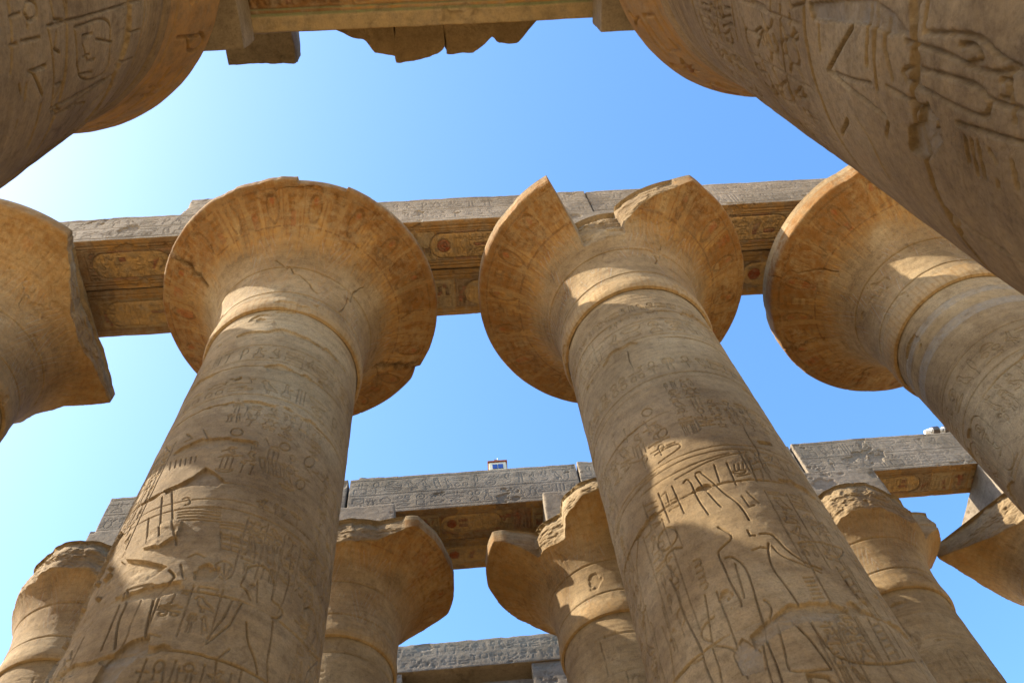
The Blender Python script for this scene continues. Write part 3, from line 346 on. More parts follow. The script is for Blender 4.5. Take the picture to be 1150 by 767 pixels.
def art_C(cv, rng):
    cv.rowtext(rng, -2.2, 2.4, 11.8, 12.3, .010, .012); cv.text(rng, -.6, .6, 10.6, 11.5, .24, .010, .014, lines=False)
    cv.text(rng, .7, 2.4, 9.6, 11.5, .3, .010, .014); cv.cartouche(rng, -1.2, 10.3, .4, 1.2, .012, .016); cv.cartouche(rng, -1.75, 10.3, .4, 1.2, .012, .016)
    for z in (11.7, 12.4, 10.2): cv.stroke([(-9, z), (9, z)], .011, .012)
    for k in range(4): figure(cv, -2.2+k*1.3, 6.6, 3.0, 1 if k % 2 else -1, .026, .035)
def great_shaft(root, cx, cy, seed, rngs, face, zlo, nz, nt, art=None, flake=.62, joints=None, zneck=14.24, lwf=1.0, zband=None):
    TH = theta_grid(face, nt, nt//4)
    Z = np.concatenate([np.linspace(-EYE, zlo, 24)[:-1], np.linspace(zlo, zneck+.12, nz)])
    Rz = 1.482-(1.482-1.324)*Z/zneck
    rng = random.Random(seed); S = (TH-face)*1.4
    cv = Canvas(S, Z)
    if joints is None:
        joints = []; z = zneck-rng.uniform(.5, .8)
        while z > zlo-1: joints.append(z); z -= rng.uniform(.95, 1.25)
    # rings under the capital
    for k in range(5): cv.stroke([(-9, zneck-.14-.12*k), (9, zneck-.14-.12*k)], .012, .006)
    if art: cv.minw, cv.mind = .0125, .015; art(cv, rng)
    else: default_art(cv, rng, zneck)
    vj = []
    js = sorted(joints)
    for a, b in zip(js[:-1], js[1:]):
        for q in range(2): vj.append((rng.uniform(-2.2, 2.2), a, b))
    weather(cv, TH, 1.4, seed, joints, vj[::3], flake, cx, cy)
    if zband:
        for (za, zb, col, a) in zband:
            m = (Z > za) & (Z < zb); cv.P[m] = (*col, a)
    X = (Rz[:, None]+cv.H)*np.cos(TH)[None]; Y = (Rz[:, None]+cv.H)*np.sin(TH)[None]
    me = Mesh(); me.grid(X, Y, np.broadcast_to((Z+EYE)[:, None], X.shape), cv.P, wrap=True)
    return me.build('shaft', TAN, root)
def default_art(cv, rng, zn):
    z = zn-.85
    cv.rowtext(rng, -2.6, 2.6, z-.62, z-.08, .011, .010)
    for q in (0, -.7): cv.stroke([(-9, z+q), (9, z+q)], .012, .012)
    z -= .85
    for s in np.arange(-2.5, 2.5, .62):
        cv.cartouche(rng, s+.08, z-1.35, .36, 1.2, .012, .014)
    z -= 1.6
    cv.stroke([(-9, z), (9, z)], .014, .015)
    cv.text(rng, -2.4, 2.4, z-1.9, z-.1, .3, .014, .02)
    z -= 2.1
    for k in range(3): figure(cv, -2.0+k*1.35, z-3.2, 3.0, 1 if k % 2 else -1, .028, .035)
    cv.text(rng, -2.4, 2.4, z-1.0, z-.05, .3, .013, .018, lines=False)
def figure(cv, x, z, h, f, lw, d):
    """a standing ruler in sunk outline, facing f"""
    P = lambda pts: [(x+f*a*h, z+b*h) for a, b in pts]
    cv.stroke(P([(.0, 0), (.02, .28), (-.02, .46), (-.05, .52), (-.07, .70), (-.14, .78), (-.1, .81), (-.02, .82)]), lw, d)
    cv.stroke(P([(.14, 0), (.12, .28), (.18, .44), (.07, .5), (.06, .70), (.13, .78), (.05, .82)]), lw, d)
    cv.stroke(P([(-.02, .82), (-.05, .87), (-.04, .95), (.0, 1.08), (.05, 1.1), (.06, .95), (.05, .9), (.07, .87), (.03, .82)]), lw, d)
    cv.stroke(P([(.12, .77), (.24, .66), (.38, .72), (.37, .68), (.24, .6), (.07, .68)]), lw*.9, d*.9)
    cv.stroke(P([(-.13, .77), (-.2, .6), (-.14, .46), (-.11, .47), (-.14, .6), (-.07, .7)]), lw*.9, d*.9)
    cv.stroke(P([(-.05, .5), (.07, .5)]), lw*.8, d*.7); cv.stroke(P([(-.03, .45), (.18, .44)]), lw*.7, d*.6)

# ------------------------------------------------------------------ capitals
BELL = [(1.335, 14.10), (1.385, 14.12), (1.405, 14.2), (1.41, 14.35), (1.395, 14.5), (1.39, 14.75), (1.40, 15.1), (1.45, 15.45), (1.55, 15.8), (1.72, 16.12),
        (1.96, 16.40), (2.22, 16.60), (2.50, 16.76), (2.68, 16.85), (2.80, 16.92), (2.815, 16.98), (2.815, 17.38), (2.78, 17.43), (2.4, 17.45), (1.8, 17.45), (.9, 17.45)]
def resample(pts, step):
    P = np.array(pts, float); d = np.r_[0, np.cumsum(np.hypot(*np.diff(P, axis=0).T))]
    t = np.arange(0, d[-1], step)
    if len(P) < 3: return P[:, 0], P[:, 1]
    # smooth spline through the points (Catmull-Rom by component)
    k = np.clip(np.searchsorted(d, t, 'right')-1, 0, len(P)-2); u = ((t-d[k])/(d[k+1]-d[k]))[:, None]
    m = np.gradient(P, d, axis=0); sg = np.diff(P, axis=0)/np.diff(d)[:, None]; cs = np.r_[1, (sg[:-1]*sg[1:]).sum(1), 1]; m[cs < .75] = 0; h = (d[k+1]-d[k])[:, None]
    Q = (2*u**3-3*u**2+1)*P[k]+(u**3-2*u**2+u)*h*m[k]+(-2*u**3+3*u**2)*P[k+1]+(u**3-u**2)*h*m[k+1]
    return Q[:, 0], Q[:, 1]
OCHRE = (.265, .14, .04); BROWN = (.16, .074, .021); RUST = (.22, .055, .02); PALE = (.34, .25, .13); BLUEG = (.26, .285, .29)
def great_capital(root, cx, cy, seed, rim, nt, step, cut=None, cracks=(), face=0, paintk=1.0, chips=.0, mat=None, lip=.3):
    sc = rim/2.815
    bell = [p for p in BELL if p[1] < 16.95]+[(2.815, 16.95), (2.82, 16.965), (2.82, 16.95+lip), (2.81, 16.965+lip), (2.4, 16.97+lip), (1.8, 16.97+lip), (.9, 16.97+lip)]
    prof = [(r if r < 1.5 else 1.5+(r-1.5)*(rim-1.5)/(2.815-1.5), z) for r, z in bell]
    r, z = resample(prof, step); nz = len(r)
    TH = np.sort(np.mod(np.r_[theta_grid(face, int(nt*.75), nt//4, 120)], 2*np.pi))
    rng = random.Random(seed)
    S = TH; T = np.arange(nz)*step
    cv = Canvas(S, T)
    i_rim = int(np.argmax(r)); Trim = T[i_rim]
    R2 = np.broadcast_to(r[:, None], cv.H.shape).copy(); Z2 = np.broadcast_to(z[:, None], cv.H.shape).copy()
    X = R2*np.cos(TH)+cx; Y = R2*np.sin(TH)+cy
    # painted papyrus umbel: sepals at the foot, stems, then a frieze of signs in cells under the rim
    under = (np.arange(nz) < i_rim)[:, None]
    fr = np.clip((R2-1.62)/(rim-1.62), 0, 1)*under
    n = fbm(X*1.2, Y*1.2, Z2*1.2, seed+3, 4)
    def lay(mask, col, a):
        a = (a*mask)[..., None]; c = np.array(col, np.float32)
        cv.P[..., :3] = np.where(a > 0, cv.P[..., :3]*(1-a)+c*a, cv.P[..., :3]) if False else np.where(cv.P[..., 3:] > 0, cv.P[..., :3]*(1-a)+c*a, np.where(a > 0, c, 0))
        cv.P[..., 3:] = cv.P[..., 3:]*(1-a)+a
    k = paintk
    lay(sstep(.02, .30, fr+.25*n), OCHRE, .9*k)
    lay(sstep(.12, .5, fr+.6*fbm(X*2.2, Y*2.2, Z2*2, seed+8, 5)-.12), BROWN, .75*k)
    lay(sstep(.1, .2, fbm(X*1.5, Y*1.5, Z2*2, seed+18, 6, .6)-.12)*sstep(.2, .5, fr), (.075, .035, .012), .6*k)
    streak = fbm(np.cos(TH)[None]*16, np.sin(TH)[None]*16, R2*1.3, seed+33, 4, .6)
    lay(sstep(.1, .35, fr)*(streak > .06), BROWN, .5*k); lay(sstep(.1, .35, fr)*(streak < -.14), PALE, .22*k)
    lay(sstep(.84, .9, fr)*(n > -.2), BROWN, .4*k)
    pt = 2*np.pi/12; pp = np.abs(np.mod(TH, pt)/pt-.5)*2
    vv = (T/Trim)[:, None]*2.2+pp[None, :]*.8+.03*fbm(X*2.5, Y*2.5, Z2*2.5, seed+44, 3)
    zone = under*(z > 14.6)[:, None]*(fr < .22)
    for q, c_ in enumerate((RUST, BLUEG, OCHRE)):
        lay(zone*(np.abs(np.mod(vv*5+q/3., 1)-.5) < .10)*(n > -.1)*(streak > -.1), c_, .3)
    cell = 2*np.pi/36; ph = np.mod(TH, cell)/cell
    frz = (fr > .30)*(fr < .86)
    lay(frz*(np.abs(ph-.5) > .46)[None, :], BROWN, .7*k)
    for q in range(36):
        t0 = q*cell
        if rng.random() < .6:
            zc = rng.uniform(.4, .75); wid = rng.uniform(.1, .26)
            m = ((np.abs(np.mod(TH-t0, 2*np.pi)/cell-.5) < wid)[None, :])*(np.abs(fr-zc) < rng.uniform(.05, .13))
            lay(m*(n > -.25), RUST if rng.random() < .4 else PALE if rng.random() < .5 else BROWN, .4*k)
        rng2 = random.Random(seed*100+q)
    stems = (np.abs(np.mod(TH*72/(2*np.pi), 1)-.5) < .09)[None, :]*(fr > .0)*(fr < .32)*(R2 > 1.5)
    lay(stems*(n > -.3), OCHRE, .5*k)
    ring = (z < 14.55)[:, None]*(z > 14.0)[:, None]*(np.ones_like(R2))
    lay(ring, (.31, .2, .09), .5*k); lay(ring*(np.mod(TH*80/(2*np.pi), 1) < .35)[None, :]*(n > -.3), (.2, .11, .04), .6*k)
    u_ = ((ph-.5)*2)[None, :]; v_ = (fr-.6)/.24; even = (np.floor(TH/cell) % 2 == 0)[None, :]
    keep = (n > -.3)*(streak > -.22)
    q_ = np.sqrt((u_*1.5)**2+v_**2)
    lay((np.abs(q_-.86) < .13)*even*keep, (.085, .04, .014), .6*k)
    lay((np.sqrt((u_*1.3)**2+(v_-.42)**2*1.3) < .26)*even*keep, RUST, .5*k)
    lay((np.abs(np.mod(v_*2.2, 1)-.5) < .2)*(np.abs(v_) < .8)*(np.abs(u_) < .5)*(~even)*keep, (.11, .05, .016), .5*k)
    lay((np.abs(fr-.33) < .014)*keep+(np.abs(fr-.87) < .014)*keep, (.10, .045, .015), .6*k)
    lay((np.abs(np.mod(TH*144/(2*np.pi), 1)-.5) < .14)[None, :]*(fr > .03)*(fr < .32)*keep, (.13, .06, .02), .4*k)
    cv.H -= .006*stems
    # sign carving in the frieze (angle by run along the bell)
    jf = [T[np.argmin(np.where(under[:, 0], np.abs(fr[:, 0]-v), 9))] for v in (.34, .82)]
    for q in range(36):
        a0 = TH.min()+q*cell
        gl = rng.choice(list(TALL)+['sun', 'basket'])
        polys = TALL.get(gl) or FLAT[gl]
        for p in polys:
            pts = [(a0+cell*(.2+.6*a), jf[0]+(jf[1]-jf[0])*b) for a, b in p]
            # strokes in a stretched space: widen angle by mean radius
            for (ax, az), (bx, bz) in zip(pts[:-1], pts[1:]):
                w = .016; rr = 2.1
                i0, i1, j0, j1 = cv.win(min(ax, bx)-w/rr, max(ax, bx)+w/rr, min(az, bz)-w, max(az, bz)+w)
                if i1 <= i0 or j1 <= j0: continue
                XX = (cv.S[None, i0:i1]-ax)*rr; ZZ = cv.Z[j0:j1, None]-az; ux, uz = (bx-ax)*rr, bz-az
                t = np.clip((XX*ux+ZZ*uz)/(ux*ux+uz*uz+1e-9), 0, 1); dd = np.hypot(XX-t*ux, ZZ-t*uz)
                cv.H[j0:j1, i0:i1] = np.minimum(cv.H[j0:j1, i0:i1], -.018*np.clip(1.3*(1-dd/w), 0, 1))
    # courses of stone and cracks
    for zj in (14.72, 15.62):
        off = .05*fbm(X*.8, Y*.8, zj, seed+int(zj*10), 4)
        d = np.abs(Z2-zj-off); cv.H = np.where(under, np.minimum(cv.H, -.04*np.clip(1.4*(1-d/.02), 0, 1)), cv.H)
    for (a0, f0, a1, f1, w) in cracks:
        P0 = (a0, f0); steps = 9; pr = random.Random(seed+int(a0*7)); pts = []
        for i in range(steps+1):
            t = i/steps; j = 0 if i in (0, steps) else 1
            pts.append((rad(a0+(a1-a0)*t)+j*pr.uniform(-.03, .03), (f0+(f1-f0)*t)+j*pr.uniform(-.03, .03)))
        for (aa, fa), (ab, fb) in zip(pts[:-1], pts[1:]):
            ua, va, ub, vb = aa, fa*Trim, ab, fb*Trim
            dth = np.mod(TH-ua+np.pi, 2*np.pi)-np.pi
            XX = dth[None, :]*R2; ZZ = T[:, None]-va; ux, uz = (np.mod(ub-ua+np.pi, 2*np.pi)-np.pi)*R2, vb-va
            t = np.clip((XX*ux+ZZ*uz)/(ux*ux+uz*uz+1e-9), 0, 1); dd = np.hypot(XX-t*ux, ZZ-t*uz)
            dd = dd+.012*fbm(X*6, Y*6, Z2*6, seed+2, 3)
            cv.H = np.minimum(cv.H, -(.14 if w > .03 else .05)*np.clip(1.5*(1-dd/w), 0, 1)); lay((dd < w*2.2)*(1-np.clip(dd/w/2.2, 0, 1)), (.05, .03, .015), .6 if w > .03 else .25)
    n2 = fbm(X*3.3, Y*3.3, Z2*3.3, seed+5, 5, .55); n3 = fbm(X*9, Y*9, Z2*9, seed+6, 4, .6)
    fl = sstep(.42, .47, fbm(X*1.1, Y*1.1, Z2*1.3, seed+11, 5, .55)+.3*n2)
    cv.H = cv.H*(1-.8*fl)-.03*fl
    cv.H += .014*n2+.006*n3
    # ragged rim
    edge = sstep(rim-.35, rim, R2)
    rimn = fbm(np.cos(TH)*rim*1.5+cx, np.sin(TH)*rim*1.5+cy, 0*TH, seed+21, 5, .55)
    R2 = R2+cv.H*.75; Z2 = Z2-np.where(under, cv.H, 0)*-.6*edge
    rc = np.full(len(TH), 9.0)
    if cut is not None: rc = np.minimum(rc, cut(np.degrees(np.mod(TH, 2*np.pi))))
    rc = np.minimum(rc, rim-.10*np.clip(rimn-.12, 0, 1)-chips*np.clip(rimn+.1, 0, 1))
    brk = .5*np.round(4*fbm(X*.9, Y*.9, Z2*1.3, seed+32, 4, .6))/2+fbm(X*1.7, Y*1.7, Z2*2.6, seed+31, 6, .6)
    broken = R2 > rc[None, :]
    deep = (rc < rim-.25)
    R3 = np.where(broken, rc[None, :]+np.where(deep[None, :], (.075*brk)-.12*np.clip(Z2-16.9, 0, .4)/.4, .01*brk), R2)
    top = ((np.arange(nz) > i_rim) & (z > 16.96+lip))[:, None]
    R3 = np.minimum(R3, np.maximum(R2, .3))
    R3 = np.where(top, r[:, None]*np.minimum(1, rc/rim)[None, :], R3)
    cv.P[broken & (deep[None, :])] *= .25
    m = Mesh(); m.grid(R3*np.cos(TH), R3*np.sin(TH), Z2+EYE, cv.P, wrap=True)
    return m.build('capital', mat or TAN, root)

# ------------------------------------------------------------------ blocks of stone
def block_mesh(me, lo, hi, res, seed, rho=.02, chip=.10, art=None, ragged=0, amp=.012, ends=0):
    """a hewn block: worn arrises, chips, uneven faces; art maps a face name to a function that carves its Canvas"""
    lo = np.array(lo, float); hi = np.array(hi, float); art = art or {}
    faces = {'front': (0, 2, 1, 0), 'back': (0, 2, 1, 1), 'left': (1, 2, 0, 0), 'right': (1, 2, 0, 1), 'bottom': (0, 1, 2, 0), 'top': (0, 1, 2, 1)}
    for nm, (a, b, c, side) in faces.items():
        r = res if nm in ('front', 'bottom', 'left', 'right') or ends else res*3
        if nm not in art: r = max(r, .03)
        U = np.linspace(lo[a], hi[a], max(3, int((hi[a]-lo[a])/r)+1)); V = np.linspace(lo[b], hi[b], max(3, int((hi[b]-lo[b])/r)+1))
        cv = Canvas(U, V)
        if nm in art: art[nm](cv)
        P = np.zeros((len(V), len(U), 3)); P[..., a] = U[None]; P[..., b] = V[:, None]; P[..., c] = (lo, hi)[side][c]
        X, Y, Z = P[..., 0], P[..., 1], P[..., 2]
        n = fbm(X*1.3, Y*1.3, Z*1.3, seed, 5, .55); n2 = fbm(X*5, Y*5, Z*5, seed+3, 4, .55)
        rr = rho+chip*np.clip(n+.5*n2-.12, 0, 1); rr = np.minimum(rr, .3*np.min(hi-lo))[..., None]
        Q = np.clip(P, lo+rr, hi-rr); D = P-Q; L = np.linalg.norm(D, axis=-1, keepdims=True)
        W = np.where(L > 1e-9, Q+D/np.maximum(L, 1e-9)*rr, P)
        du = np.minimum(U-U[0], U[-1]-U)[None, :]; dv = np.minimum(V-V[0], V[-1]-V)[:, None]; ins = sstep(.0, .06, np.minimum(du, dv))
        fl = sstep(.36, .41, fbm(X*1.1, Y*1.1, Z*1.5, seed+13, 5, .55)+.3*n2)
        h = (cv.H*(1-.8*fl)-.03*fl)*ins
        W[..., c] += (1 if side else -1)*h
        for ax in range(3): W[..., ax] += amp*fbm(X*2.1+ax*31, Y*2.1, Z*2.1, seed+50+ax, 4, .6)
        if ragged:
            t = (Z-lo[2])/(hi[2]-lo[2]); f = fbm(X*.8, Y*.5, 0*X, seed+70, 4, .6)+.35*fbm(X*4, Y*3, 0*X, seed+75, 3)
            W[..., 2] -= ragged*np.clip(f+.15, 0, 1)*t
        me.grid(W[..., 0], W[..., 1], W[..., 2]+EYE, cv.P, flip=(side == 0) ^ (c == 1))
    return me
def rel_block(name, mat, root, lo, hi, *a, **k):
    """block in world coordinates, stored relative to its thing"""
    m = block_mesh(Mesh(), lo, hi, *a, **k); o = root.location
    m.v = [v-np.array((o.x, o.y, o.z)) for v in m.v]
    return m.build(name, mat, root)

# ------------------------------------------------------------------ setting
g = Mesh(); gx = np.r_[np.linspace(-1500, -60, 12), np.linspace(-55, 55, 111), np.linspace(60, 1500, 12)]
GX, GY = np.meshgrid(gx, gx); g.grid(GX, GY, .04*fbm(GX*.3, GY*.3, 0*GX, 4, 4)-.02)
ground = g.build('ground', SAND); tag(ground, kind='structure', label='pale sand ground of the temple court', cat='ground')

def sector(spec, soft=0):
    """rim radius by angle: list of (angle0, angle1, radius0, radius1), degrees"""
    def f(A):
        r = np.full_like(A, 9.0)
        for a0, a1, r0, r1 in spec:
            d = np.mod(A-a0, 360); w = np.mod(a1-a0, 360); m = d <= w
            r = np.where(m, np.minimum(r, r0+(r1-r0)*d/max(w, 1e-6)), r)
        return r
    return f
def planes(spec, more=None):
    def f(A):
        r = np.full_like(A, 9.0)
        for an, d in spec:
            c = np.cos(np.radians(A-an)); r = np.where(c > .05, np.minimum(r, d/np.maximum(c, .05)), r)
        return np.minimum(r, more(A)) if more else r
    return f

def table(pts):
    a = [p[0] for p in pts]; r = [p[1] for p in pts]
    def f(A):
        rr = np.interp(A, a, r)
        return rr+np.where(rr < 2.75, .07*noise3(A*.05, 0*A, 0*A, 9)+.02*noise3(A*.21, 0*A, 0*A, 10), 0)
    return f
GC = 'open papyrus columns of the hall'
def great_column(x, y, label, seed, rim=2.8, cut=None, cracks=(), art=None, near=True, zlo=2.0, ab=(1.3, 1.15, 16.95, 18.735), abart=None, flake=.62, zband=None, paintk=1.0, chips=0., mat=None, abacus=True, abseed=0, q=1.0, joints=None, lip=.3):
    root = empty('papyrus_column', (x, y, 0), label, 'column', GC)
    face = math.atan2(-y, -x)
    nt, nz = (int(760*q), int((14.3-zlo)/.0115*q)) if near else (int(260*q), int((14.3-zlo)/.03*q))
    great_shaft(root, x, y, seed, None, face, zlo, nz, nt, art, flake, joints, zband=zband)
    great_capital(root, x, y, seed+1, rim, int((900 if near else 520)*q), .012 if near else .02, cut, cracks, face, paintk, chips, mat, lip)
    if abacus:
        rel_block('abacus', OLD, root, (x-ab[0], y-ab[1], ab[2]), (x+ab[0], y+ab[1], ab[3]-.003), .03, seed+2+abseed, .03, .12)
    return root
YB, Y3 = 7.95, 15.6
colA = great_column(-3.29, 7.88, 'open papyrus column left of the middle with an almost whole round capital', 101, 2.79,
    cut=sector([(-84, -64, 2.71, 2.74), (34, 41, 2.68, 2.78)]), cracks=[(-148, 1.0, -151, .66, .045), (34, 1.0, 37, .62, .06), (73, 1.0, 37, .62, .02), (-98, .9, -78, .95, .03), (-78, .95, -62, .9, .025), (-40, .2, -30, .55, .015), (-60, .25, -95, .5, .012)], zlo=3.0, art=art_A, lip=.14, joints=[13.3, 12.15, 11.02, 10.05, 9.12, 7.22, 6.38, 5.2, 4.1, 3.0])
colB = great_column(3.21, 7.92, 'open papyrus column right of the middle with a wedge broken out of its capital', 202, 2.83,
    cut=sector([(-118, -88, 1.62, 1.62), (-88, -62, 1.75, 2.55), (-62, -54, 2.55, 2.9)]), cracks=[(10, 1.0, 14, .7, .02), (-70, .3, -62, .5, .012)], zlo=3.0, art=art_B, lip=.32, joints=[13.2, 12.22, 10.95, 10.2, 8.42, 6.26, 5.2, 4.1, 3.0])
colC = great_column(9.45, 8.10, 'open papyrus column at the right edge with a blue and ochre banded neck', 303, 2.80,
    cracks=[(146, 1.0, 150, .6, .02), (104, 1.0, 108, .6, .03), (-175, .95, -160, .6, .018)], zlo=6.0, art=art_C, lip=.46,
    zband=[(13.55, 13.75, (.2, .2, .19), .4), (13.3, 13.5, (.27, .18, .08), .45), (13.02, 13.25, (.2, .2, .19), .4)])
colL = great_column(-9.6, 7.96, 'open papyrus column at the left edge with one side of its capital sheared off', 404, 2.85,
    cut=table([(0, 1.95), (10, 1.98), (20, 2.07), (30, 2.25), (38, 2.5), (42, 2.66), (46, 2.4), (52, 2.0), (65, 1.72), (95, 1.7), (120, 1.9), (180, 2.4), (220, 2.85), (316, 2.85), (319, 2.62), (330, 2.25), (345, 2.02), (360, 1.95)]), zlo=8.0, paintk=.5, lip=.22)
colA3 = great_column(-3.37, 15.6, 'far papyrus column behind the left middle one with its capital front broken away', 505, 2.75,
    cut=table([(0, 2.75), (22, 2.72), (32, 2.35), (45, 2.0), (70, 1.75), (120, 1.8), (180, 2.0), (220, 2.1), (250, 1.9), (275, 1.86), (300, 2.1), (318, 2.72), (360, 2.75)]), near=False, zlo=9, paintk=.8)
colB3 = great_column(3.1, 15.6, 'far papyrus column between the two middle ones with a notched capital half in sunlight', 606, 2.95,
    cut=table([(0, 2.9), (60, 2.5), (100, 2.1), (125, 2.1), (140, 2.3), (158, 2.65), (175, 2.9), (203, 3.0), (207, 2.7), (212, 2.0), (238, 1.95), (244, 2.3), (258, 2.5), (280, 2.65), (300, 2.9), (360, 2.9)]), near=False, zlo=9, paintk=.6)
colC3 = great_column(9.4, 15.6, 'far papyrus column at right whose capital is broken down to a stump with one ledge', 707, 2.8,
    cut=table([(0, 2.35), (16, 2.3), (22, 1.8), (60, 1.75), (200, 1.8), (300, 1.8), (334, 1.78), (342, 2.3), (360, 2.35)]), near=False, zlo=6, paintk=.3)
colD3 = great_column(14.85, 15.7, 'far papyrus column at the right edge whose capital ends in a broken beak', 808, 2.95,
    cut=planes([(-137, 1.85), (120, 1.85)]), near=False, zlo=10, paintk=.4, ab=(1.2, 1.1, 16.95, 18.735))
colL3 = great_column(-9.3, 15.6, 'far papyrus column at the left edge with a worn capital lit by the sun', 909, 2.8,
    cut=table([(0, 1.7), (120, 1.8), (200, 1.72), (250, 1.9), (290, 1.75), (360, 1.7)]), near=False, zlo=9, paintk=.15, ab=(.58, 1.0, 16.95, 18.735))

# bud columns of the side aisle, close overhead
BC = 'closed bud columns above the viewer'
BUD = [(1.335, 7.45), (1.37, 7.5), (1.42, 7.7), (1.50, 8.0), (1.565, 8.28), (1.60, 8.5), (1.585, 8.56), (1.56, 8.62), (1.49, 8.95), (1.40, 9.3), (1.31, 9.56), (1.29, 9.6), (.6, 9.61)]
def bud_art(cv, rng):
    for k in range(5): cv.stroke([(-9, 7.36-.1*k), (9, 7.36-.1*k)], .012, .012)
    cv.rowtext(rng, -3, 3, 6.35, 6.8, .012, .016)
    for q in (6.28, 6.86): cv.stroke([(-9, q), (9, q)], .012, .014)
    cv.text(rng, -3, 3, 5.2, 6.2, .24, .011, .018)
    cv.stroke([(-9, 5.1), (9, 5.1)], .014, .016)
    for k in range(4): figure(cv, -2.4+k*1.35, 2.6, 2.1, 1 if k % 2 else -1, .02, .028)
    cv.text(rng, -3, 3, 4.2, 5.0, .24, .010, .016, lines=False)
def art_E(cv, rng):
    for k in range(5): cv.stroke([(-9, 7.36-.08*k), (9, 7.36-.08*k)], .012, .010)
    cv.text(rng, .95, 2.6, 4.2, 6.9, .26, .012, .02); cv.text(rng, -2.8, -.3, 4.2, 6.9, .26, .012, .02)
    for z in (6.95, 4.3): cv.stroke([(-9, z), (9, z)], .016, .018)
    for k in range(4): figure(cv, -2.4+k*1.35, 1.7, 2.4, 1 if k % 2 else -1, .02, .03)
def art_F(cv, rng):
    for k in range(6): cv.stroke([(-9, 7.40-.08*k), (9, 7.40-.08*k)], .010, .010)
    cv.text(rng, -2.6, 2.6, 5.45, 6.4, .22, .010, .016); cv.text(rng, -1.0, 2.6, 4.3, 5.3, .34, .012, .014)
    cv.text(rng, .35, 2.6, 1.8, 4.1, .34, .013, .018); cv.text(rng, -2.7, -1.1, 1.8, 5.3, .3, .012, .018)
    spall(cv, [(-.12, 3.1), (-.09, 3.0), (-.18, 3.0), (-.22, 2.96), (-.36, 3.13), (-.35, 3.27), (-.24, 3.22), (-.19, 3.12)], .02, 1, .8)
    spall(cv, [(.1, 4.17), (.2, 3.49), (.17, 3.31), (.12, 3.18), (.09, 3.33), (.1, 3.52), (.03, 4.12)], .015, 2, .9)
def bud_column(x, y, label, seed, fine=True, art=None, key=None):
    root = empty('bud_column', (x, y, 0), label, 'column', BC)
    face = math.atan2(1.0-y, -x)
    TH = theta_grid(face, 560 if fine else 120, 100 if fine else 60, 100)
    Z = np.concatenate([np.linspace(-EYE, -.4, 12)[:-1], np.linspace(-.4, 7.5, 860 if fine else 120)])
    S = (TH-face)*1.42; cv = Canvas(S, Z); rng = random.Random(seed)
    (art or bud_art)(cv, rng)
    if key:
        trace(cv, key, .9)
        for q in range(6): figure(cv, -3.6+q*1.3, -.6, 2.1, 1 if q % 2 else -1, .016, .022)
        cv.text(rng, -4.2, -2.7, 2.0, 5.2, .3, .012, .016); cv.text(rng, 2.7, 4.2, 2.0, 6.2, .3, .012, .016); cv.text(rng, -3.4, 3.4, 1.55, 1.95, .26, .011, .015)
    joints = [6.52, 5.38, 4.23, 3.15, 2.1]
    weather(cv, TH, 1.42, seed, joints, [(rng.uniform(-2, 2), a, b) for a, b in ((5.38, 6.52), (4.23, 5.38), (2.1, 3.15))], .55, x, y, amp=.8)
    Rz = 1.46-(1.46-1.37)*np.clip(Z, 0, 9)/7.5
    m = Mesh(); R = Rz[:, None]+cv.H; m.grid(R*np.cos(TH), R*np.sin(TH), np.broadcast_to((Z+EYE)[:, None], R.shape), cv.P, wrap=True)
    m.build('shaft', TAN, root)
    r, z = resample(BUD, .012 if fine else .05); T = np.arange(len(r))*(.012 if fine else .05)
    cv = Canvas(S, T)
    zf = np.broadcast_to(z[:, None], cv.H.shape)
    bt0, bt1 = T[np.argmin(np.abs(z[:60 if fine else 18]-7.75))], T[np.argmin(np.where(T < (1.35), np.abs(z-8.42), 9))]
    cv.rowtext(rng, -3.1, 3.1, bt0+.04, bt1-.04, .02, .03, (RUST, .6))
    band = (z > 7.6) & (z < 8.5) & (np.arange(len(z)) < np.argmax(r)+1)
    cv.P[band] = np.where(cv.P[band][..., 3:] > 0, cv.P[band], np.array((.33, .17, .05, .75), np.float32))
    for q in (7.72, 8.46): 
        j = np.argmin(np.where(np.arange(len(z)) <= np.argmax(r), np.abs(z-q), 9)); cv.stroke([(-9, T[j]), (9, T[j])], .014, .014)
    jr = T[np.argmax(r)]; cv.stroke([(-9, jr+.04), (9, jr+.04)], .03, .035)
    for s in np.arange(-4, 4, .12): cv.stroke([(s, jr+.12), (s, jr+1.0)], .012, .01)
    X = r[:, None]*np.cos(TH)+x; Y = r[:, None]*np.sin(TH)+y
    cv.H += .010*fbm(X*3, Y*3, zf*3, seed+5, 5, .55)
    R = r[:, None]+cv.H
    m = Mesh(); m.grid(R*np.cos(TH), R*np.sin(TH), zf+EYE, cv.P, wrap=True); m.build('capital', TAN, root)
    rel_block('abacus', OLD, root, (x-1.42, y-1.12, 9.6), (x+1.42, y+1.12, 10.2), .03, seed+7, .02, .05)
    return root
budE = bud_column(-3.45, .4, 'closed bud column rising close at the upper left with an orange sign band', 1001, key='E', art=art_E)
budF = bud_column(3.06, .4, 'closed bud column rising close at the upper right with long carved figures', 1002, key='F', art=art_F)

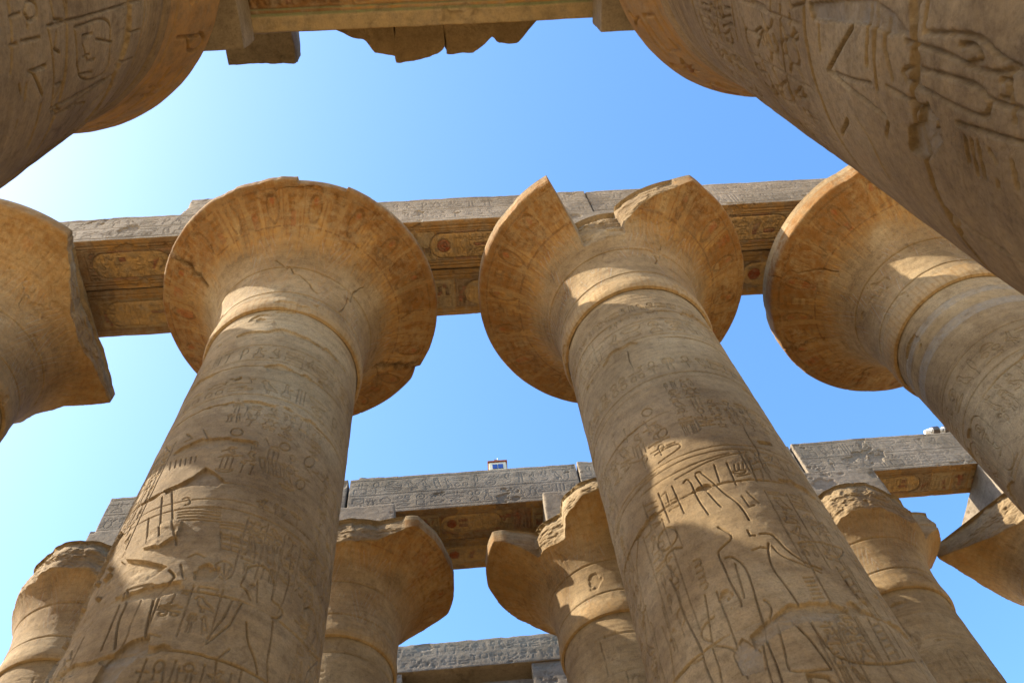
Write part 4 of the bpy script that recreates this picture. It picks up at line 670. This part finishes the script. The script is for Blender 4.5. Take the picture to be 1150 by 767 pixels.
# ------------------------------------------------------------------ architraves
AC = 'stone architraves over the columns'
def fascia_art(seed, d=.008, lw=.013, dense=1.0, lines=True):
    def f(cv):
        rng = random.Random(seed); x0, x1, z0, z1 = cv.S[0], cv.S[-1], cv.Z[0], cv.Z[-1]
        h = (z1-z0)
        for q in (.08, .5, .92):
            if lines: cv.stroke([(x0, z0+h*q), (x1, z0+h*q)], .014, .012)
        for q in (.1, .53): cv.rowtext(rng, x0+.1, x1-.1, z0+h*q, z0+h*(q+.36), lw, d)
    return f
def soffit_art(seed, sun=True, plainf=False, start=None, L=1.7):
    def f(cv):
        rng = random.Random(seed); x0, x1, y0, y1 = cv.S[0], cv.S[-1], cv.Z[0], cv.Z[-1]; w = y1-y0
        n = fbm(cv.S[None]*1.1, cv.Z[:, None]*1.1, 0, seed, 5)
        cv.P[...] = np.where((n > .12)[..., None], np.array((*BROWN, .65)), np.array((*OCHRE, .8)))
        if plainf: return
        for q in (.12, .18, .86, .92): cv.stroke([(x0, y0+w*q), (x1, y0+w*q)], .016, .016)
        xp = x0+1.3
        while xp < x1-1.3:      # painted cells with signs
            wp = rng.uniform(.35, .6)
            cv.paint(box(xp, y0+w*.22, xp+wp, y0+w*.82)[:4], rng.choice([(.2, .075, .03), (.26, .15, .05), (.13, .06, .02), (.3, .2, .09)]), .6)
            cv.stroke(box(xp, y0+w*.22, xp+wp, y0+w*.82), .014, .014)
            for q in range(3):
                ux = xp+rng.uniform(.05, wp-.2); uy = y0+w*rng.uniform(.26, .6); cv.paint(box(ux, uy, ux+rng.uniform(.06, .16), uy+w*rng.uniform(.08, .2))[:4], rng.choice([RUST, (.08, .035, .012), PALE]), .7)
            cv.text(rng, xp+.03, xp+wp-.03, y0+w*.24, y0+w*.8, .24, .013, .022, lines=False, paint=(RUST, .6)); xp += wp+.04
        x = x0+1.42 if start is None else start
        while x+L < x1-1.3+(.5 if start is not None else 0):
            a0, a1, b0, b1 = x, x+L, y0+w*.27, y0+w*.78; r = (b1-b0)/2
            out = arc(a0+r, b0+r, r, r, 90, 270, 12)+arc(a1-r, b0+r, r, r, -90, 90, 12); out.append(out[0])
            cv.paint(out, (.36, .225, .09), .8); cv.stroke(out, .022, .03)
            if sun:
                c = arc(a0+r*1.05, b0+r, r*.5, r*.5, 0, 360, 20); cv.paint(c, RUST, .95); cv.stroke(c, .018, .025); cv.stroke(arc(a0+r*1.05, b0+r, r*.28, r*.28, 0, 360, 12), .01, .012)
            cv.rowtext(rng, a0+r*1.7, a1-r*.5, b0+r*.3, b1-r*.3, .014, .022, (RUST, .6))
            x += L+.08
            cv.stroke([(x, y0+w*.2), (x, y0+w*.84)], .014, .015)
            cv.rowtext(rng, x+.04, x+.5, y0+w*.25, y0+w*.8, .014, .02, (RUST, .6)); x += .6
    return f
def architrave(x0, x1, y0, y1, z0, z1, label, seed, mid=None, rear=True, res=.018, ragged=.12, f=None, rear_x=None, s1={}, s2={}):
    root = empty('architrave', ((x0+x1)/2, (y0+y1)/2, z0+EYE), label, 'architrave', AC)
    mid = mid or (y0+y1)/2; gp = .012
    rel_block('front_beam', OLD, root, (x0+gp, y0, z0), (x1-gp, mid-gp, z1), res, seed, .015, .10, {'front': f or fascia_art(seed), 'bottom': soffit_art(seed+1, **s1)}, ragged)
    if rear:
        rx = rear_x or (x0, x1)
        rel_block('rear_beam', OLD, root, (rx[0]+gp, mid+gp, z0+.03), (rx[1]-gp, y1, z1-.05), res*1.3, seed+5, .02, .12, {'bottom': soffit_art(seed+2, **s2)}, ragged)
    return root
architrave(-9.46, -3.2, 6.78, 9.14, 18.735, 20.22, 'grey architrave block from the left edge to the left middle column', 11, s1=dict(sun=False), s2=dict(sun=False))
architrave(-3.2, 3.1, 6.78, 9.14, 18.735, 20.25, 'grey architrave with a red sun disc beneath, between the two middle columns', 12, s1=dict(start=-.62), s2=dict(start=.1, sun=False, L=1.4))
architrave(3.1, 9.35, 6.80, 9.12, 18.735, 20.22, 'grey architrave block from the right middle column to the right edge one', 13, ragged=.05, s1=dict(sun=False, start=5.9), s2=dict(start=6.62))
architrave(-9.85, -3.42, 14.72, 16.9, 18.735, 20.3, 'far grey architrave end block showing beside the left middle column shaft', 21)
architrave(-3.38, 2.9, 14.72, 16.9, 18.735, 20.28, 'far grey architrave carved with two rows of signs, under the cream box', 22, ragged=.05, s1=dict(start=-.92, L=1.6), s2=dict(start=-.92, L=1.6))
architrave(2.92, 9.0, 14.68, 16.9, 18.735, 20.34, 'far grey architrave mostly hidden behind the right middle column shaft', 23, rear_x=(2.95, 8.6))
architrave(9.02, 15.2, 14.58, 15.6, 18.735, 20.28, 'far single grey beam at right carrying two white floodlights', 24, rear=False, mid=15.6, ragged=.05)
def near_soffit(cv):
    x0, x1, y0, y1 = cv.S[0], cv.S[-1], cv.Z[0], cv.Z[-1]; rng = random.Random(77)
    n = fbm(cv.S[None]*1.6, cv.Z[:, None]*1.6, 0, 5, 5)
    cv.P[...] = np.where((n > .1)[..., None], np.array((*BROWN, .85)), np.array((.26, .14, .045, .85)))
    cv.paint([(x0, y1-.2), (x1, y1-.2), (x1, y1), (x0, y1)], PALE, .6)
    a, b = x0+1.5, x1-1.45
    for k, q in enumerate((.18, .24)):
        o = [(a+q-.1, y0+.1), (a+q-.1, y1-q), (b, y1-q)]
        cv.stroke(o, .014, .016)
        cv.paint([(a+q-.1, y1-q-.012), (b, y1-q-.012), (b, y1-q+.012), (a+q-.1, y1-q+.012)], (.2, .24, .13), .8)
    out = arc(a+.5, y1-.75, .25, .35, 90, 270, 10)+arc(b-.6, y1-.75, .25, .35, -90, 90, 10); out.append(out[0])
    cv.stroke(out, .018, .025); cv.paint(out, (.25, .12, .045), .8)
    cv.rowtext(rng, a+.6, b-.7, y1-1.0, y1-.5, .014, .02, (RUST, .5))
    cv.rowtext(rng, a+1.3, b-.2, y1-.45, y1-.27, .013, .022, (RUST, .6))
nb = empty('architrave', (-.2, .4, 10.2+EYE), 'brown architrave overhead at the top edge with green painted lines', 'architrave', AC)
rel_block('front_beam', OLD, nb, (-4.9, -.7, 10.2), (4.5, 1.46, 11.3), .016, 31, .015, .05, {'bottom': near_soffit})

# loose slabs left on the beams
def slab(lo, hi, label, seed, ragged=.0, mat=None, chip=.25, group=None, warp=None):
    root = tag(bpy.data.objects.new('tmp', None))
    m = block_mesh(Mesh(), lo, hi, .025, seed, .012, chip, None, ragged, .05, ends=1)
    c = np.array(((lo[0]+hi[0])/2, (lo[1]+hi[1])/2, lo[2]+EYE)); m.v = [v-c for v in m.v]
    if warp:
        for v in m.v:
            yl = lo[1]-c[1]; f = np.interp(v[:, 0]+c[0], [p[0] for p in warp], [p[1] for p in warp])-c[1]
            f = f+.03*fbm((v[:, 0]+c[0])*6, 0*v[:, 0], v[:, 2]*5, seed, 3)
            v[:, 1] = yl+(v[:, 1]-yl)*(f-yl)/(hi[1]-lo[1])
    o = m.build('stone_slab', mat or OLD); o.location = c; bpy.data.objects.remove(root)
    return tag(o, label, 'stone block', group)
RS = 'broken stones lying on the beams'
slab((-1.32, .6, 11.31), (-.592, 1.98, 11.75), 'ragged brown roof slab jutting past the top beam, left of three', 61, group=RS, chip=.08, mat=TAN, warp=[(-1.32, 1.62), (-1.1, 1.72), (-.95, 1.76), (-.85, 1.9), (-.6, 1.97)])
slab((-.59, .6, 11.31), (.0, 1.98, 11.8), 'square ended brown roof slab jutting past the top beam, middle of three', 62, group=RS, chip=.05, mat=TAN, warp=[(-.59, 2.02), (-.2, 2.0), (-.1, 1.98), (0, 1.9)])
slab((.002, .6, 11.31), (1.15, 1.98, 11.75), 'worn brown roof slab jutting past the top beam, right of three', 63, group=RS, chip=.08, mat=TAN, warp=[(.01, 1.95), (.35, 1.97), (.5, 1.88), (.6, 1.78), (.66, 1.86), (.9, 1.86), (1.15, 1.62)])
slab((-2.62, .4, 11.31), (-1.82, 1.98, 11.9), 'squared brown block above the corner of the upper left capital', 64, group=RS, chip=.06)
slab((-6.55, 7.0, 20.2), (-5.0, 8.0, 21.9), 'small grey stone stub standing on the architrave behind the left middle capital', 65, group=RS)
slab((-3.15, 14.8, 20.27), (-2.05, 15.6, 20.42), 'thin grey slab lying on the far architrave near the left middle shaft', 66, group=RS, chip=.05)

# clerestory at the far end
cl = empty('clerestory', (0, 21.7, 18.0+EYE), 'distant grey clerestory lintel on square piers seen between the far columns', 'clerestory')
rel_block('lintel', OLD, cl, (-9.6, 21.1, 19.17), (9.6, 22.3, 20.24), .03, 71, .02, .08, {'front': fascia_art(71, .01, .016, lines=False)}, .12)
rel_block('sill', OLD, cl, (-9.5, 21.5, 16.5), (9.5, 22.2, 18.9), .05, 72, .02, .08)
for k, xx in enumerate((-9.4, -3.3, 2.2, 8.6)):
    rel_block('pier', OLD, cl, (xx-.8, 21.15, 16.6), (xx+.8, 22.35, 19.165), .04, 73+k, .02, .08)
rel_block('base_wall', OLD, cl, (-9.7, 21.05, -EYE), (9.7, 22.4, 16.45), .25, 79, .02, .05)

# ------------------------------------------------------------------ lamps on the far beam
def prim(fn, name, mat, parent, loc, rot=(0, 0, 0), scale=(1, 1, 1), bevel=.0):
    import bmesh
    bm = bmesh.new(); fn(bm)
    if bevel: bmesh.ops.bevel(bm, geom=bm.edges[:], offset=bevel, segments=2, affect='EDGES')
    bmesh.ops.scale(bm, vec=scale, verts=bm.verts)
    me = bpy.data.meshes.new(name); bm.to_mesh(me); bm.free(); me.materials.append(mat)
    o = bpy.data.objects.new(name, me); C.objects.link(o); o.parent = parent; o.location = loc; o.rotation_euler = rot
    return o
import bmesh
def cube(sx, sy, sz):
    def f(bm):
        bmesh.ops.create_cube(bm, size=1); bmesh.ops.scale(bm, vec=(sx, sy, sz), verts=bm.verts)
    return f
def cone(r1, r2, d, n=24): return lambda bm: bmesh.ops.create_cone(bm, cap_ends=True, segments=n, radius1=r1, radius2=r2, depth=d)
hb = empty('floodlight_box', (.73, 14.98, 20.27+EYE), 'cream box with two dark blue panes standing on the far architrave', 'lamp')
prim(cube(.54, .3, .06), 'base', GREY, hb, (0, 0, .03), bevel=.01)
hs = prim(cube(.5, .28, .44), 'housing', CREAM, hb, (0, 0, .28), bevel=.02)
for sx in (-1, 1): prim(cube(.14, .02, .2), 'pane', BLUE, hs, (sx*.08, -.15, .0), bevel=.004)
prim(cube(.56, .34, .05), 'roof', RED, hb, (0, 0, .53), bevel=.01)
prim(cube(.26, .2, .03), 'visor', GREY, hb, (.04, 0, .65), rot=(0, rad(24), 0), bevel=.006)
prim(cone(.015, .012, .3, 10), 'spike', WHITE, hb, (.02, .0, .72))
FL = 'white floodlights on the far right beam'
for k, (xx, lb) in enumerate(((13.34, 'white spotlight on the far right beam, the left of the pair'), (13.68, 'white spotlight on the far right beam, the right of the pair beside the banded column'))):
    t = empty('spotlight', (xx, 14.8, 20.28+EYE), lb, 'lamp', FL)
    prim(cone(.03, .03, .3, 12), 'stand', WHITE, t, (0, 0, .13))
    hd = prim(cone(.06, .13, .26, 24), 'housing', WHITE, t, (-.02, 0, .36), rot=(0, rad(90), 0))
    prim(cone(.14, .155, .17, 24), 'lens', DARK, hd, (0, 0, .17))
    prim(cube(.02, .3, .04), 'bracket', GREY, t, (0, 0, .27), bevel=.004)

# ------------------------------------------------------------------ the rest of the hall round the viewer (same columns, beyond the frame)
def copy_thing(o, x, y, label, rz=0):
    r = o.copy(); C.objects.link(r); r.location = (x, y, o.location.z); r.rotation_euler = (0, 0, rz); r['label'] = label
    for ch in list(o.children):
        c = ch.copy(); C.objects.link(c); c.parent = r
copy_thing(colA, -16, 7.95, 'open papyrus column next in the middle row past the left edge one')
copy_thing(colA, 15.8, 7.95, 'open papyrus column next in the middle row past the right edge one')
copy_thing(colC3, -15.7, 15.6, 'open papyrus column next in the far row past the left edge one')
copy_thing(budE, -10, .4, 'closed bud column next in the aisle past the upper left one', math.pi*.9)
copy_thing(budE, 9.6, .4, 'closed bud column next in the aisle past the upper right one', math.pi*.9)
